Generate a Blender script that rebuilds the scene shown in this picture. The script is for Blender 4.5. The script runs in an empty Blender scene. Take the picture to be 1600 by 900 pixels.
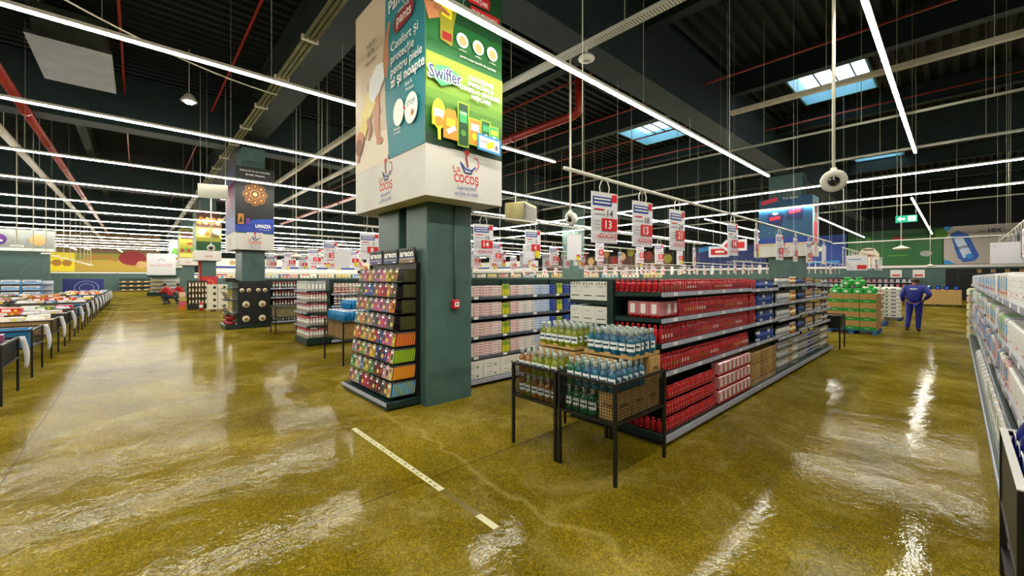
import bpy, math, random
from mathutils import Vector, Matrix, Euler
random.seed(7)
C = bpy.context.scene.collection
S = bpy.context.scene
# ------------------------------------------------------------------ camera, light, exposure
EYE = 1.75
FPX = 638.0
ANG = math.atan(695.0 / FPX)
cam = bpy.data.cameras.new('camera'); cam_o = bpy.data.objects.new('camera', cam); C.objects.link(cam_o)
cam_o.location = (0, 0, EYE); cam_o.rotation_euler = (math.pi / 2, 0, ANG - math.pi / 2)
cam.sensor_width = 36.0; cam.lens = FPX / 1600 * 36.0; cam.shift_y = -17.0 / 1600
cam.clip_start = 0.05; cam.clip_end = 300
S.camera = cam_o
S.view_settings.view_transform = 'Standard'; S.view_settings.look = 'None'
S.view_settings.exposure = 0.5; S.view_settings.gamma = 1.0
S.view_settings.use_curve_mapping = False
STRIP = 68.0            # brightness of the LED strips
LED_COL = (1.0, 0.955, 0.83)
W = bpy.data.worlds.new('world'); S.world = W; W.use_nodes = True
W.node_tree.nodes['Background'].inputs[0].default_value = (0.75, 0.85, 1.0, 1)
W.node_tree.nodes['Background'].inputs[1].default_value = 0.25
S.cycles.max_bounces = 6; S.cycles.diffuse_bounces = 3; S.cycles.glossy_bounces = 3
S.cycles.transmission_bounces = 4; S.cycles.transparent_max_bounces = 6
S.cycles.caustics_reflective = False; S.cycles.caustics_refractive = False
S.cycles.sample_clamp_indirect = 6.0

# ------------------------------------------------------------------ materials
def lin(h):
    h = h.lstrip('#'); out = []
    for i in (0, 2, 4):
        c = int(h[i:i + 2], 16) / 255.0
        out.append(c / 12.92 if c <= 0.04045 else ((c + 0.055) / 1.055) ** 2.4)
    return (*out, 1.0)
_M = {}
def mat(col, rough=0.5, metal=0.0, emit=0.0, trans=0.0, coat=0.0, key=None):
    k = key or (col, rough, metal, emit, trans, coat)
    if k in _M: return _M[k]
    m = bpy.data.materials.new('material'); m.use_nodes = True
    b = m.node_tree.nodes['Principled BSDF']
    if col == 'tint':
        n = m.node_tree.nodes.new('ShaderNodeObjectInfo')
        m.node_tree.links.new(n.outputs['Color'], b.inputs['Base Color'])
    else:
        b.inputs['Base Color'].default_value = lin(col)
        if emit:
            b.inputs['Emission Color'].default_value = lin(col); b.inputs['Emission Strength'].default_value = emit
    b.inputs['Roughness'].default_value = rough; b.inputs['Metallic'].default_value = metal
    b.inputs['Transmission Weight'].default_value = trans; b.inputs['Coat Weight'].default_value = coat
    _M[k] = m
    return m
def noise_mat(c1, c2, scale=8.0, rough=0.5, bump=0.0, stretch=(1, 1, 1), metal=0.0, detail=4.0, lo=0.35, hi=0.65):
    k = ('n', c1, c2, scale, rough, bump, stretch)
    if k in _M: return _M[k]
    m = bpy.data.materials.new('material'); m.use_nodes = True; t = m.node_tree; N = t.nodes; L = t.links
    b = N['Principled BSDF']; b.inputs['Roughness'].default_value = rough; b.inputs['Metallic'].default_value = metal
    tc = N.new('ShaderNodeTexCoord'); mp = N.new('ShaderNodeMapping'); mp.inputs['Scale'].default_value = stretch
    nz = N.new('ShaderNodeTexNoise'); nz.inputs['Scale'].default_value = scale; nz.inputs['Detail'].default_value = detail
    cr = N.new('ShaderNodeValToRGB'); cr.color_ramp.elements[0].color = lin(c1); cr.color_ramp.elements[1].color = lin(c2)
    cr.color_ramp.elements[0].position = lo; cr.color_ramp.elements[1].position = hi
    L.new(tc.outputs['Object'], mp.inputs[0]); L.new(mp.outputs[0], nz.inputs['Vector']); L.new(nz.outputs['Fac'], cr.inputs[0])
    L.new(cr.outputs[0], b.inputs['Base Color'])
    if bump:
        bp = N.new('ShaderNodeBump'); bp.inputs['Strength'].default_value = bump; bp.inputs['Distance'].default_value = 0.01
        L.new(nz.outputs['Fac'], bp.inputs['Height']); L.new(bp.outputs[0], b.inputs['Normal'])
    _M[k] = m
    return m
BLACK = noise_mat('#050606', '#0b0c0c', 30, 0.42)
GREEN_STEEL = noise_mat('#0c2421', '#12302b', 20, 0.4)
RAIL_GREY = noise_mat('#9ea4b6', '#b4b9ca', 25, 0.35)
WHITE = mat('#e4e2da', 0.5)
PAPER = mat('#ebe8e2', 0.6)
KRAFT = noise_mat('#b08a4c', '#c49f62', 14, 0.75)
TEAL = noise_mat('#3d5955', '#46635e', 3, 0.5, 0.05)
TINT = mat('tint', 0.4); TINT_GLOSS = mat('tint', 0.12, coat=0.3); TINT_MATTE = mat('tint', 0.75)

# ------------------------------------------------------------------ mesh builder
_TXT = {}
def text_geo(s, bold):
    k = (s, bold)
    if k in _TXT: return _TXT[k]
    cu = bpy.data.curves.new('lettering', 'FONT'); cu.body = s; cu.size = 1.0; cu.resolution_u = 2; cu.offset = bold
    cu.fill_mode = 'FRONT'
    o = bpy.data.objects.new('lettering', cu); C.objects.link(o)
    dg = bpy.context.evaluated_depsgraph_get(); me = o.evaluated_get(dg).to_mesh()
    vs = [(v.co.x, v.co.y) for v in me.vertices]; fs = [tuple(p.vertices) for p in me.polygons]
    o.evaluated_get(dg).to_mesh_clear(); bpy.data.objects.remove(o); bpy.data.curves.remove(cu)
    x0 = min((v[0] for v in vs), default=0); x1 = max((v[0] for v in vs), default=1)
    _TXT[k] = (vs, fs, x0, x1)
    return _TXT[k]
class MB:
    def __init__(s): s.v = []; s.f = []; s.m = []; s.sm = []; s.mats = []
    def mi(s, m):
        if m not in s.mats: s.mats.append(m)
        return s.mats.index(m)
    def add(s, vs, fs, m, smooth=False):
        o = len(s.v); i = s.mi(m); s.v += [tuple(p) for p in vs]
        for f in fs: s.f.append(tuple(o + k for k in f)); s.m.append(i); s.sm.append(smooth)
        return s
    def box(s, x0, y0, z0, x1, y1, z1, m):
        vs = [(x0, y0, z0), (x1, y0, z0), (x1, y1, z0), (x0, y1, z0), (x0, y0, z1), (x1, y0, z1), (x1, y1, z1), (x0, y1, z1)]
        return s.add(vs, [(0, 3, 2, 1), (4, 5, 6, 7), (0, 1, 5, 4), (1, 2, 6, 5), (2, 3, 7, 6), (3, 0, 4, 7)], m)
    def cbox(s, x0, y0, z0, x1, y1, z1, m, c=0.004):          # box with chamfered vertical and top edges
        a = [(x0 + c, y0), (x1 - c, y0), (x1, y0 + c), (x1, y1 - c), (x1 - c, y1), (x0 + c, y1), (x0, y1 - c), (x0, y0 + c)]
        cx, cy = (x0 + x1) / 2, (y0 + y1) / 2; kx = 1 - 2 * c / max(x1 - x0, 1e-6); ky = 1 - 2 * c / max(y1 - y0, 1e-6)
        vs = [(p[0], p[1], z0) for p in a] + [(p[0], p[1], z1 - c) for p in a] + [(cx + (p[0] - cx) * kx, cy + (p[1] - cy) * ky, z1) for p in a]
        fs = [tuple(range(7, -1, -1)), tuple(range(16, 24))]
        for r in (0, 8):
            for i in range(8): fs.append((r + i, r + (i + 1) % 8, r + 8 + (i + 1) % 8, r + 8 + i))
        return s.add(vs, fs, m)
    def bar(s, p, q, w, m, h=None):                            # square bar between two points
        p, q = Vector(p), Vector(q); d = (q - p).normalized(); h = h or w
        up = Vector((0, 0, 1)) if abs(d.z) < 0.95 else Vector((1, 0, 0))
        a = d.cross(up).normalized() * w / 2; b = a.cross(d).normalized() * h / 2
        vs = [p - a - b, p + a - b, p + a + b, p - a + b, q - a - b, q + a - b, q + a + b, q - a + b]
        return s.add(vs, [(0, 3, 2, 1), (4, 5, 6, 7), (0, 1, 5, 4), (1, 2, 6, 5), (2, 3, 7, 6), (3, 0, 4, 7)], m)
    def tube(s, pts, r, m, n=8, cap=True):
        pts = [Vector(p) for p in pts]; rings = []; rr = r if isinstance(r, (list, tuple)) else [r] * len(pts)
        prev = None
        for i, p in enumerate(pts):
            d = (pts[min(i + 1, len(pts) - 1)] - pts[max(i - 1, 0)]).normalized()
            if prev is None:
                up = Vector((0, 0, 1)) if abs(d.z) < 0.9 else Vector((1, 0, 0)); a = d.cross(up).normalized()
            else: a = (prev - d * prev.dot(d)).normalized()
            prev = a; b = d.cross(a)
            rings.append([p + (a * math.cos(t) + b * math.sin(t)) * rr[i] for t in [2 * math.pi * k / n for k in range(n)]])
        vs = [q for g in rings for q in g]; fs = []
        for i in range(len(pts) - 1):
            for k in range(n): fs.append((i * n + k, i * n + (k + 1) % n, (i + 1) * n + (k + 1) % n, (i + 1) * n + k))
        if cap: fs += [tuple(range(n - 1, -1, -1)), tuple((len(pts) - 1) * n + k for k in range(n))]
        return s.add(vs, fs, m, True)
    def lathe(s, prof, m, n=10, at=(0, 0, 0), sx=1.0, sy=1.0):
        vs = []; fs = []; K = len(prof)
        for r, z in prof:
            for k in range(n):
                t = 2 * math.pi * k / n; vs.append((at[0] + r * math.cos(t) * sx, at[1] + r * math.sin(t) * sy, at[2] + z))
        for i in range(K - 1):
            for k in range(n): fs.append((i * n + k, i * n + (k + 1) % n, (i + 1) * n + (k + 1) % n, (i + 1) * n + k))
        fs += [tuple(range(n - 1, -1, -1)), tuple((K - 1) * n + k for k in range(n))]
        return s.add(vs, fs, m, True)
    def quad(s, a, b, c, d, m): return s.add([a, b, c, d], [(0, 1, 2, 3)], m)
    def poly(s, pts, m): return s.add(pts, [tuple(range(len(pts)))], m)
    def plate(s, pts, n, t, m):                                # flat outline pts (CCW seen from normal n) given thickness t backwards
        n = Vector(n) * t; k = len(pts); a = [Vector(p) for p in pts]; b = [p - n for p in a]
        fs = [tuple(range(k)), tuple(range(2 * k - 1, k - 1, -1))] + [(i, i + k, (i + 1) % k + k, (i + 1) % k) for i in range(k)]
        return s.add(a + b, fs, m)
    def text(s, st, size, org, u, v, m, align='c', bold=0.0, width=None):
        vs, fs, x0, x1 = text_geo(st, bold); org, u, v = Vector(org), Vector(u), Vector(v)
        kx = size
        if width: kx = width / max(x1 - x0, 1e-3); 
        off = {'c': (x0 + x1) / 2, 'l': x0, 'r': x1}[align]
        return s.add([org + u * ((p[0] - off) * kx) + v * (p[1] * size) for p in vs], fs, m)
    def build(s, name, parent=None, loc=None, rz=0.0, color=None):
        key = None
        me = bpy.data.meshes.new(name); me.from_pydata(s.v, [], s.f)
        for m in s.mats: me.materials.append(m)
        me.polygons.foreach_set('material_index', s.m); me.polygons.foreach_set('use_smooth', s.sm); me.update()
        o = bpy.data.objects.new(name, me); C.objects.link(o)
        if parent: o.parent = parent
        if loc: o.location = loc
        o.rotation_euler[2] = rz
        if color: o.color = lin(color)
        return o
class Panel:                                                   # draws a printed sheet: (u, v) metres on a plane, every layer a hair above the last
    def __init__(s, mb, org, u, v):
        s.b = mb; s.o = Vector(org); s.u = Vector(u); s.v = Vector(v); s.n = s.u.cross(s.v).normalized(); s.k = 1
    def P(s, x, y, z=0): return s.o + s.u * x + s.v * y + s.n * (s.k * 0.0012 + z)
    def poly(s, pts, m): s.b.poly([s.P(*p) for p in pts], m); s.k += 1
    def rect(s, x0, y0, x1, y1, m): s.poly([(x0, y0), (x1, y0), (x1, y1), (x0, y1)], m)
    def disc(s, x, y, r, m, n=20, ry=None):
        ry = ry or r; s.poly([(x + r * math.cos(2 * math.pi * k / n), y + ry * math.sin(2 * math.pi * k / n)) for k in range(n)], m)
    def limb(s, pts, w, m):                                    # a tapering stroke
        L = []; R = []
        for i, p in enumerate(pts):
            a = pts[max(i - 1, 0)]; b = pts[min(i + 1, len(pts) - 1)]; dx, dy = b[0] - a[0], b[1] - a[1]; l = math.hypot(dx, dy) or 1
            ww = w[i] if isinstance(w, (list, tuple)) else w
            L.append((p[0] - dy / l * ww, p[1] + dx / l * ww)); R.append((p[0] + dy / l * ww, p[1] - dx / l * ww))
        for i in range(len(pts) - 1): s.b.poly([s.P(*q) for q in (R[i], R[i + 1], L[i + 1], L[i])], m)
        s.k += 1
    def text(s, st, size, x, y, m, align='c', bold=0.0, width=None, tilt=0.0):
        c, sn = math.cos(tilt), math.sin(tilt)
        s.b.text(st, size, s.P(x, y), s.u * c + s.v * sn, s.v * c - s.u * sn, m, align, bold, width); s.k += 1

def tag(o, label, cat, group=None, kind=None):
    o['label'] = label; o['category'] = cat
    if group: o['group'] = group
    if kind: o['kind'] = kind
    return o
def thing(name, label, cat, loc=(0, 0, 0), rz=0.0, group=None):
    o = bpy.data.objects.new(name, None); C.objects.link(o); o.location = loc; o.rotation_euler[2] = rz; o.empty_display_size = 0.1
    return tag(o, label, cat, group)
def struct(o): o['kind'] = 'structure'; return o
KIDS = {}
def dup(src, loc, rz=None, label=None, group=None, color=None, kidcolor=None):
    o = src.copy(); C.objects.link(o); o.location = loc
    if rz is not None: o.rotation_euler[2] = rz
    if label: o['label'] = label
    if group: o['group'] = group
    elif 'group' in o: del o['group']
    if color: o.color = lin(color)
    kids = KIDS.get(src.name)
    if kids is None: kids = KIDS[src.name] = list(src.children)
    for ch in kids:
        c = ch.copy(); C.objects.link(c); c.parent = o
        if kidcolor and c.name.split('.')[0] in kidcolor: c.color = lin(kidcolor[c.name.split('.')[0]])
        gk = KIDS.get(ch.name)
        if gk is None: gk = KIDS[ch.name] = list(ch.children)
        for g in gk:
            d = g.copy(); C.objects.link(d); d.parent = c
    return o
class Kind:                                                    # a prototype whose first placing uses the prototype itself
    def __init__(s, make): s.make = make; s.src = None; s.used = False
    def put(s, loc, rz=0.0, label=None, group=None, color=None, kidcolor=None):
        if s.src is None:
            s.src = s.make(); KIDS[s.src.name] = list(s.src.children)
            for c in KIDS[s.src.name]: KIDS[c.name] = list(c.children)
        if not s.used:
            s.used = True; o = s.src; o.location = loc; o.rotation_euler[2] = rz
            tag(o, label, o['category'], group)
            if color: o.color = lin(color)
            if kidcolor:
                for c in KIDS[o.name]:
                    k = c.name.split('.')[0]
                    if k in kidcolor: c.color = lin(kidcolor[k])
            return o
        o = dup(s.src, loc, rz, label, group, color, kidcolor)
        return o
ORD = ['first', 'second', 'third', 'fourth', 'fifth', 'sixth', 'seventh', 'eighth', 'ninth', 'tenth', 'eleventh', 'twelfth', 'thirteenth', 'fourteenth', 'fifteenth', 'sixteenth']
# ------------------------------------------------------------------ the room
XW, YW, X0, Y0, DECK = 47.0, 70.0, -14.0, -14.0, 8.6
def floor_mat():
    m = bpy.data.materials.new('polished_concrete'); m.use_nodes = True; t = m.node_tree; N = t.nodes; L = t.links
    b = N['Principled BSDF']
    tc = N.new('ShaderNodeTexCoord')
    def noise(sc, det, rough=0.55, dist=0.0):
        n = N.new('ShaderNodeTexNoise'); n.inputs['Scale'].default_value = sc; n.inputs['Detail'].default_value = det
        n.inputs['Roughness'].default_value = rough; n.inputs['Distortion'].default_value = dist
        L.new(tc.outputs['Object'], n.inputs['Vector']); return n.outputs['Fac']
    def ramp(f, stops):
        r = N.new('ShaderNodeValToRGB'); e = r.color_ramp.elements
        while len(e) < len(stops): e.new(0.5)
        for k, (p, c) in enumerate(stops): e[k].position = p; e[k].color = lin(c) if isinstance(c, str) else (c, c, c, 1)
        L.new(f, r.inputs[0]); return r.outputs[0]
    def mix(fac, a, c, mode='MIX'):
        x = N.new('ShaderNodeMixRGB'); x.blend_type = mode
        for i, s in ((0, fac), (1, a), (2, c)):
            if hasattr(s, 'is_linked') or hasattr(s, 'node'): L.new(s, x.inputs[i])
            elif isinstance(s, (int, float)): x.inputs[i].default_value = s
            else: x.inputs[i].default_value = lin(s)
        return x.outputs[0]
    base = ramp(noise(0.55, 8, 0.62, 0.6), [(0.28, '#605716'), (0.5, '#837826'), (0.74, '#aea354')])
    vg = N.new('ShaderNodeTexVoronoi'); vg.inputs['Scale'].default_value = 70; L.new(tc.outputs['Object'], vg.inputs['Vector'])
    sg = N.new('ShaderNodeSeparateColor'); L.new(vg.outputs['Color'], sg.inputs[0])
    grain = ramp(sg.outputs[1], [(0.1, '#40360f'), (0.5, '#80742c'), (0.95, '#d6c88a')])
    fine = ramp(noise(110, 2, 0.6), [(0.36, '#2e260a'), (0.64, '#d6c888')])
    c = mix(0.42, base, grain, 'OVERLAY'); c = mix(0.55, c, fine, 'OVERLAY')
    v = N.new('ShaderNodeTexVoronoi'); v.inputs['Scale'].default_value = 48; L.new(tc.outputs['Object'], v.inputs['Vector'])
    spots = ramp(v.outputs['Distance'], [(0.12, 1.0), (0.24, 0.0)])
    vs = N.new('ShaderNodeSeparateColor'); L.new(v.outputs['Color'], vs.inputs[0])
    keep = ramp(vs.outputs[0], [(0.62, 0.0), (0.66, 0.75)])
    mm = N.new('ShaderNodeMath'); mm.operation = 'MULTIPLY'; L.new(spots, mm.inputs[0]); L.new(keep, mm.inputs[1])
    c = mix(mm.outputs[0], c, '#3d3210')
    # hairline cracks and light scuffs
    vc = N.new('ShaderNodeTexVoronoi'); vc.feature = 'DISTANCE_TO_EDGE'; vc.inputs['Scale'].default_value = 0.09
    wn = N.new('ShaderNodeTexNoise'); wn.inputs['Scale'].default_value = 1.6; wn.inputs['Detail'].default_value = 6
    L.new(tc.outputs['Object'], wn.inputs['Vector'])
    ad = N.new('ShaderNodeVectorMath'); ad.operation = 'ADD'; sc = N.new('ShaderNodeVectorMath'); sc.operation = 'SCALE'; sc.inputs['Scale'].default_value = 0.55
    L.new(wn.outputs['Color'], sc.inputs[0]); L.new(tc.outputs['Object'], ad.inputs[0]); L.new(sc.outputs[0], ad.inputs[1]); L.new(ad.outputs[0], vc.inputs['Vector'])
    crack = ramp(vc.outputs['Distance'], [(0.0, 0.16), (0.0009, 0.0)])
    c = mix(crack, c, '#c9b876')
    scuff = ramp(noise(1.1, 10, 0.78, 0.5), [(0.5, 0.0), (0.72, 0.34)])
    c = mix(scuff, c, '#b9a968')
    # saw-cut joints
    sp = N.new('ShaderNodeSeparateXYZ'); L.new(tc.outputs['Object'], sp.inputs[0])
    def joint(axis, off, step):
        a = N.new('ShaderNodeMath'); a.operation = 'ADD'; a.inputs[1].default_value = off; L.new(sp.outputs[axis], a.inputs[0])
        p = N.new('ShaderNodeMath'); p.operation = 'PINGPONG'; p.inputs[1].default_value = step / 2; L.new(a.outputs[0], p.inputs[0])
        q = N.new('ShaderNodeMath'); q.operation = 'LESS_THAN'; q.inputs[1].default_value = 0.006; L.new(p.outputs[0], q.inputs[0]); return q.outputs[0]
    mx = N.new('ShaderNodeMath'); mx.operation = 'MAXIMUM'; L.new(joint(0, 0.85, 6.6), mx.inputs[0]); L.new(joint(1, 3.5, 6.6), mx.inputs[1])
    c = mix(mx.outputs[0], c, '#463a14')
    L.new(c, b.inputs['Base Color'])
    rr = N.new('ShaderNodeMapRange'); rr.inputs[1].default_value = 0.3; rr.inputs[2].default_value = 0.75; rr.inputs[3].default_value = 0.03; rr.inputs[4].default_value = 0.11
    L.new(noise(2.4, 6, 0.65, 0.5), rr.inputs[0]); L.new(rr.outputs[0], b.inputs['Roughness'])
    b.inputs['IOR'].default_value = 1.45
    bp = N.new('ShaderNodeBump'); bp.inputs['Strength'].default_value = 0.4; bp.inputs['Distance'].default_value = 0.012
    ah = N.new('ShaderNodeMath'); ah.operation = 'MULTIPLY_ADD'; ah.inputs[1].default_value = 0.10; L.new(noise(24, 3, 0.6, 0.3), ah.inputs[0]); L.new(noise(3.2, 5, 0.6, 0.4), ah.inputs[2])
    L.new(ah.outputs[0], bp.inputs['Height'])
    L.new(bp.outputs[0], b.inputs['Normal']); b.inputs['Specular IOR Level'].default_value = 0.0
    gl = N.new('ShaderNodeBsdfGlossy'); L.new(rr.outputs[0], gl.inputs['Roughness']); L.new(bp.outputs[0], gl.inputs['Normal'])
    lw = N.new('ShaderNodeLayerWeight'); lw.inputs['Blend'].default_value = 0.5
    pw = N.new('ShaderNodeMath'); pw.operation = 'POWER'; pw.inputs[1].default_value = 4.0; L.new(lw.outputs['Facing'], pw.inputs[0])
    fr = N.new('ShaderNodeMapRange'); fr.inputs[3].default_value = 0.024; fr.inputs[4].default_value = 0.2; L.new(pw.outputs[0], fr.inputs[0])
    ms = N.new('ShaderNodeMixShader'); L.new(fr.outputs[0], ms.inputs[0]); L.new(b.outputs[0], ms.inputs[1]); L.new(gl.outputs[0], ms.inputs[2])
    L.new(ms.outputs[0], N['Material Output'].inputs['Surface'])
    return m
struct(MB().box(X0, Y0, -0.2, XW, YW, 0, floor_mat()).build('floor'))

DARK_STEEL = noise_mat('#020a09', '#05110f', 4, 0.9)
GIRDER = noise_mat('#0b1e1b', '#102623', 2.5, 0.8, 0.05)
FASCIA = noise_mat('#8b8f8a', '#9ba09a', 3, 0.6)
for nm, b in (('wall_right', (XW, Y0, 0, XW + 0.2, YW, 2.6)), ('wall_back', (X0, YW, 0, XW, YW + 0.2, 2.3)), ('wall_left', (X0 - 0.2, Y0, 0, X0, YW, 2.6)), ('wall_front', (X0, Y0 - 0.2, 0, XW, Y0, 2.6))):
    struct(MB().box(*b, TEAL).build(nm))
for nm, b in (('wall_upper_right', (XW, Y0, 2.6, XW + 0.2, YW, DECK)), ('wall_upper_back', (X0, YW, 2.3, XW, YW + 0.2, DECK)), ('wall_upper_left', (X0 - 0.2, Y0, 2.6, X0, YW, DECK)), ('wall_upper_front', (X0, Y0 - 0.2, 2.6, XW, Y0, DECK))):
    struct(MB().box(*b, DARK_STEEL).build(nm))
struct(MB().box(XW - 0.12, Y0, 2.52, XW - 0.002, YW, 2.72, WHITE).build('trim_1'))
struct(MB().box(X0, YW - 0.12, 2.2, XW, YW - 0.002, 2.36, WHITE).build('trim_2'))

# roof: ribbed deck, ribs running along the aisles
d = MB(); pitch = 0.34; y = Y0; vs = []; SK = [(16.6, 19.5, 1.95, 4.0), (16.8, 19.3, 8.8, 10.8), (14.5, 17.0, 27.5, 29.6), (29, 31.5, 2, 4)]
prof = []
while y < YW:
    prof += [(y, DECK), (y + 0.13, DECK), (y + 0.16, DECK + 0.14), (y + 0.31, DECK + 0.14)]; y += pitch
def deck_span(x0, x1, a, b):
    p = [q for q in prof if a - 1e-6 <= q[0] <= b + 1e-6]
    vs = [(x0, *q) for q in p] + [(x1, *q) for q in p]; n = len(p)
    d.add(vs, [(i, i + 1, n + i + 1, n + i) for i in range(n - 1)], DARK_STEEL)
xs = sorted({X0, XW, *[s[0] for s in SK], *[s[1] for s in SK]})
for i in range(len(xs) - 1):
    a = Y0
    for s in sorted([s for s in SK if s[0] <= xs[i] < s[1]], key=lambda s: s[2]):
        deck_span(xs[i], xs[i + 1], a, s[2]); a = s[3]
    deck_span(xs[i], xs[i + 1], a, YW + 1)
struct(d.build('ceiling'))
GLOW_SKY = mat('#cfe8f4', 0.4, emit=2.6); CURB = mat('#7fb4c6', 0.5)
where = ['over the main aisle beside the round camera', 'over the red gondola behind the long strip', 'far beyond the tall banner box', 'farthest over the main aisle']
for k, (x0, x1, y0, y1) in enumerate(SK):
    t = thing('skylight', 'pale blue daylight skylight with bars, ' + where[k], 'skylight', (0, 0, 0))
    f = MB()
    for b in ((x0 - .05, y0 - .05, x1 + .05, y0 + .0), (x0 - .05, y1, x1 + .05, y1 + .05), (x0 - .05, y0, x0, y1), (x1, y0, x1 + .05, y1)): f.box(b[0], b[1], DECK - 0.05, b[2], b[3], DECK + 0.62, CURB)
    f.build('curb', t)
    MB().box(x0, y0, DECK + 0.55, x1, y1, DECK + 0.6, GLOW_SKY).build('pane', t)
    g = MB()
    for q in range(1, 4): g.box(x0, y0 + (y1 - y0) * q / 4 - .02, DECK + 0.40, x1, y0 + (y1 - y0) * q / 4 + .02, DECK + 0.45, BLACK)
    g.build('glazing_bar', t)

# girders over the column rows and the lighter cross beams
def ibeam(name, p0, p1, w, h, m, fl=0.05):
    b = MB(); (x0, y0, z), (x1, y1, _) = p0, p1
    if abs(x1 - x0) > abs(y1 - y0):
        b.box(x0, y0 - w / 2, z, x1, y0 + w / 2, z + fl, m); b.box(x0, y0 - w / 2, z + h - fl, x1, y0 + w / 2, z + h, m); b.box(x0, y0 - w * .32, z + fl, x1, y0 + w * .32, z + h - fl, m)
    else:
        b.box(x0 - w / 2, y0, z, x0 + w / 2, y1, z + fl, m); b.box(x0 - w / 2, y0, z + h - fl, x0 + w / 2, y1, z + h, m); b.box(x0 - w * .32, y0, z + fl, x0 + w * .32, y1, z + h - fl, m)
    return struct(b.build(name))
COLY = [5.5 + 13.15 * k for k in range(-1, 5)]; COLX = [3.245, 23.1]
for y in COLY: ibeam('ceiling_girder', (X0, y, 6.62), (XW, y, 6.62), 0.75, 1.72, GIRDER)
for x in COLX: ibeam('ceiling_girder', (x, Y0, 6.95), (x, YW, 6.95), 0.7, 1.4, GIRDER)
x = -12.8
while x < XW:
    if min(abs(x - c) for c in COLX) > 1.5: ibeam('ceiling_beam', (x, Y0, 7.9), (x, YW, 7.9), 0.3, 0.68, GIRDER, 0.03)
    x += 5.55
# columns: the near one is a pair, one behind the other
def column(name, x0, x1, y0, y1, top):
    c = MB().cbox(x0, y0, 0, x1, y1, top, TEAL, 0.012)
    return struct(c.build(name))
column('column', 2.87, 3.62, 4.82, 5.40, 6.62); column('column', 2.87, 3.62, 5.62, 6.32, 6.62)
for k in range(1, 5): column('column', 2.87, 3.62, 4.82 + 13.15 * k, 6.22 + 13.15 * k, 6.62)
for cx in COLX[1:]:
    for k in range(0, 3): column('column', cx - .37, cx + .37, 4.82 + 13.15 * k, 6.22 + 13.15 * k, 6.62)

# ------------------------------------------------------------------ LED strips
LED = mat('#fff6dc', 0.5, emit=STRIP, key='led')
LED.node_tree.nodes['Principled BSDF'].inputs['Emission Color'].default_value = (*LED_COL, 1)
HOUSE = mat('#b9b8a8', 0.45)
wire_me = None
def strip(p0, p1, label, z=5.1, wires=True, name='led_strip', w=0.065):
    global wire_me
    (x0, y0), (x1, y1) = p0, p1; L = math.hypot(x1 - x0, y1 - y0)
    t = thing(name, label, 'light', (x0, y0, z), math.atan2(y1 - y0, x1 - x0))
    MB().box(0, -w / 2, 0.025, L, w / 2, 0.075, HOUSE).build('housing', t)
    g = MB(); n = max(1, int(L / 2.0))
    for i in range(n):
        a, b = L * i / n, L * (i + 1) / n
        g.add([(a, -w / 2, 0.024), (b, -w / 2, 0.024), (b, w / 2, 0.024), (a, w / 2, 0.024), (a, -w * .32, 0), (b, -w * .32, 0), (b, w * .32, 0), (a, w * .32, 0)],
              [(4, 7, 6, 5), (0, 4, 5, 1), (3, 2, 6, 7)] + ([(0, 3, 7, 4)] if i == 0 else []) + ([(1, 5, 6, 2)] if i == n - 1 else []), LED)
    g.build('diffuser', t)
    if wires:
        q = 1.0
        while q < min(L, 34):
            if wire_me is None:
                o = MB().bar((0, 0, 0.07), (0, 0, 3.66), 0.008, mat('#8d927f', 0.5)).build('hanging_wire', t); wire_me = o.data
            else:
                o = bpy.data.objects.new('hanging_wire', wire_me); C.objects.link(o); o.parent = t
            o.location = (q, 0, 0); q += 3.9
    return t
strip((-10, .76), (15.5, .76), 'glowing LED strip light straight above the open aisle toward the round camera')
strip((24.3, 1.3), (45.5, 1.3), 'short-looking glowing LED strip light above the walking man and exit sign', wires=False)
strip((-10, 3.75), (13.7, 3.75), 'bright LED strip light crossing just in front of the tall printed banner box', z=4.705)
strip((24.5, 5.3), (45.5, 5.3), 'glowing LED strip light in front of the teal banner box on the farther column')
ys = [7.96, 12.1, 16.8, 21.4, 26.2, 30.3, 35.0, 39.4, 43.4, 48.6, 52.8, 56.5, 62.0, 66.6]
for k, y in enumerate(ys):
    strip((-11, y), (45.5 if k else 9.0, y), 'long glowing LED strip light, the %s in the row behind the front banner box' % ORD[k], wires=k < 5, z=5.1)
strip((24.3, 9.9), (45.5, 9.9), 'glowing LED strip light beyond the gap in the row right behind the banner box')
for y, nm in ((-4.0, 'beyond the near end of the right gondola'), (-8.0, 'behind the viewer, over the next aisle')):  # extra strips out of view, added to brighten the room
    strip((-10, y), (3.0, y), 'added unseen fill LED strip light ' + nm, wires=False)
for x, y1, nm in ((17.9, 23.0, 'nearer'), (22.4, 30.0, 'farther')):
    strip((x, -8), (x, y1), 'LED strip light running crosswise past the round camera, the %s of the two' % nm, z=4.98, wires=False)
strip((-9.2, 14), (-9.2, 33), 'glowing LED strip light running lengthwise above the bargain tables', wires=False, z=5.0)
for x, y, dx, dy, nm in ((-5.0, 57, .2, 7, 'nearest the teal partition'), (-4.0, 60.5, .2, 2.4, 'second from the teal partition'), (-1.5, 61, .2, 5, 'in the middle of the far bay'), (1.6, 57.5, .1, 4, 'beside the white hanging board')):
    strip((x, y), (x + dx, y + dy), 'short LED strip light before the yellow wall banner, ' + nm, z=4.7)
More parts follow.
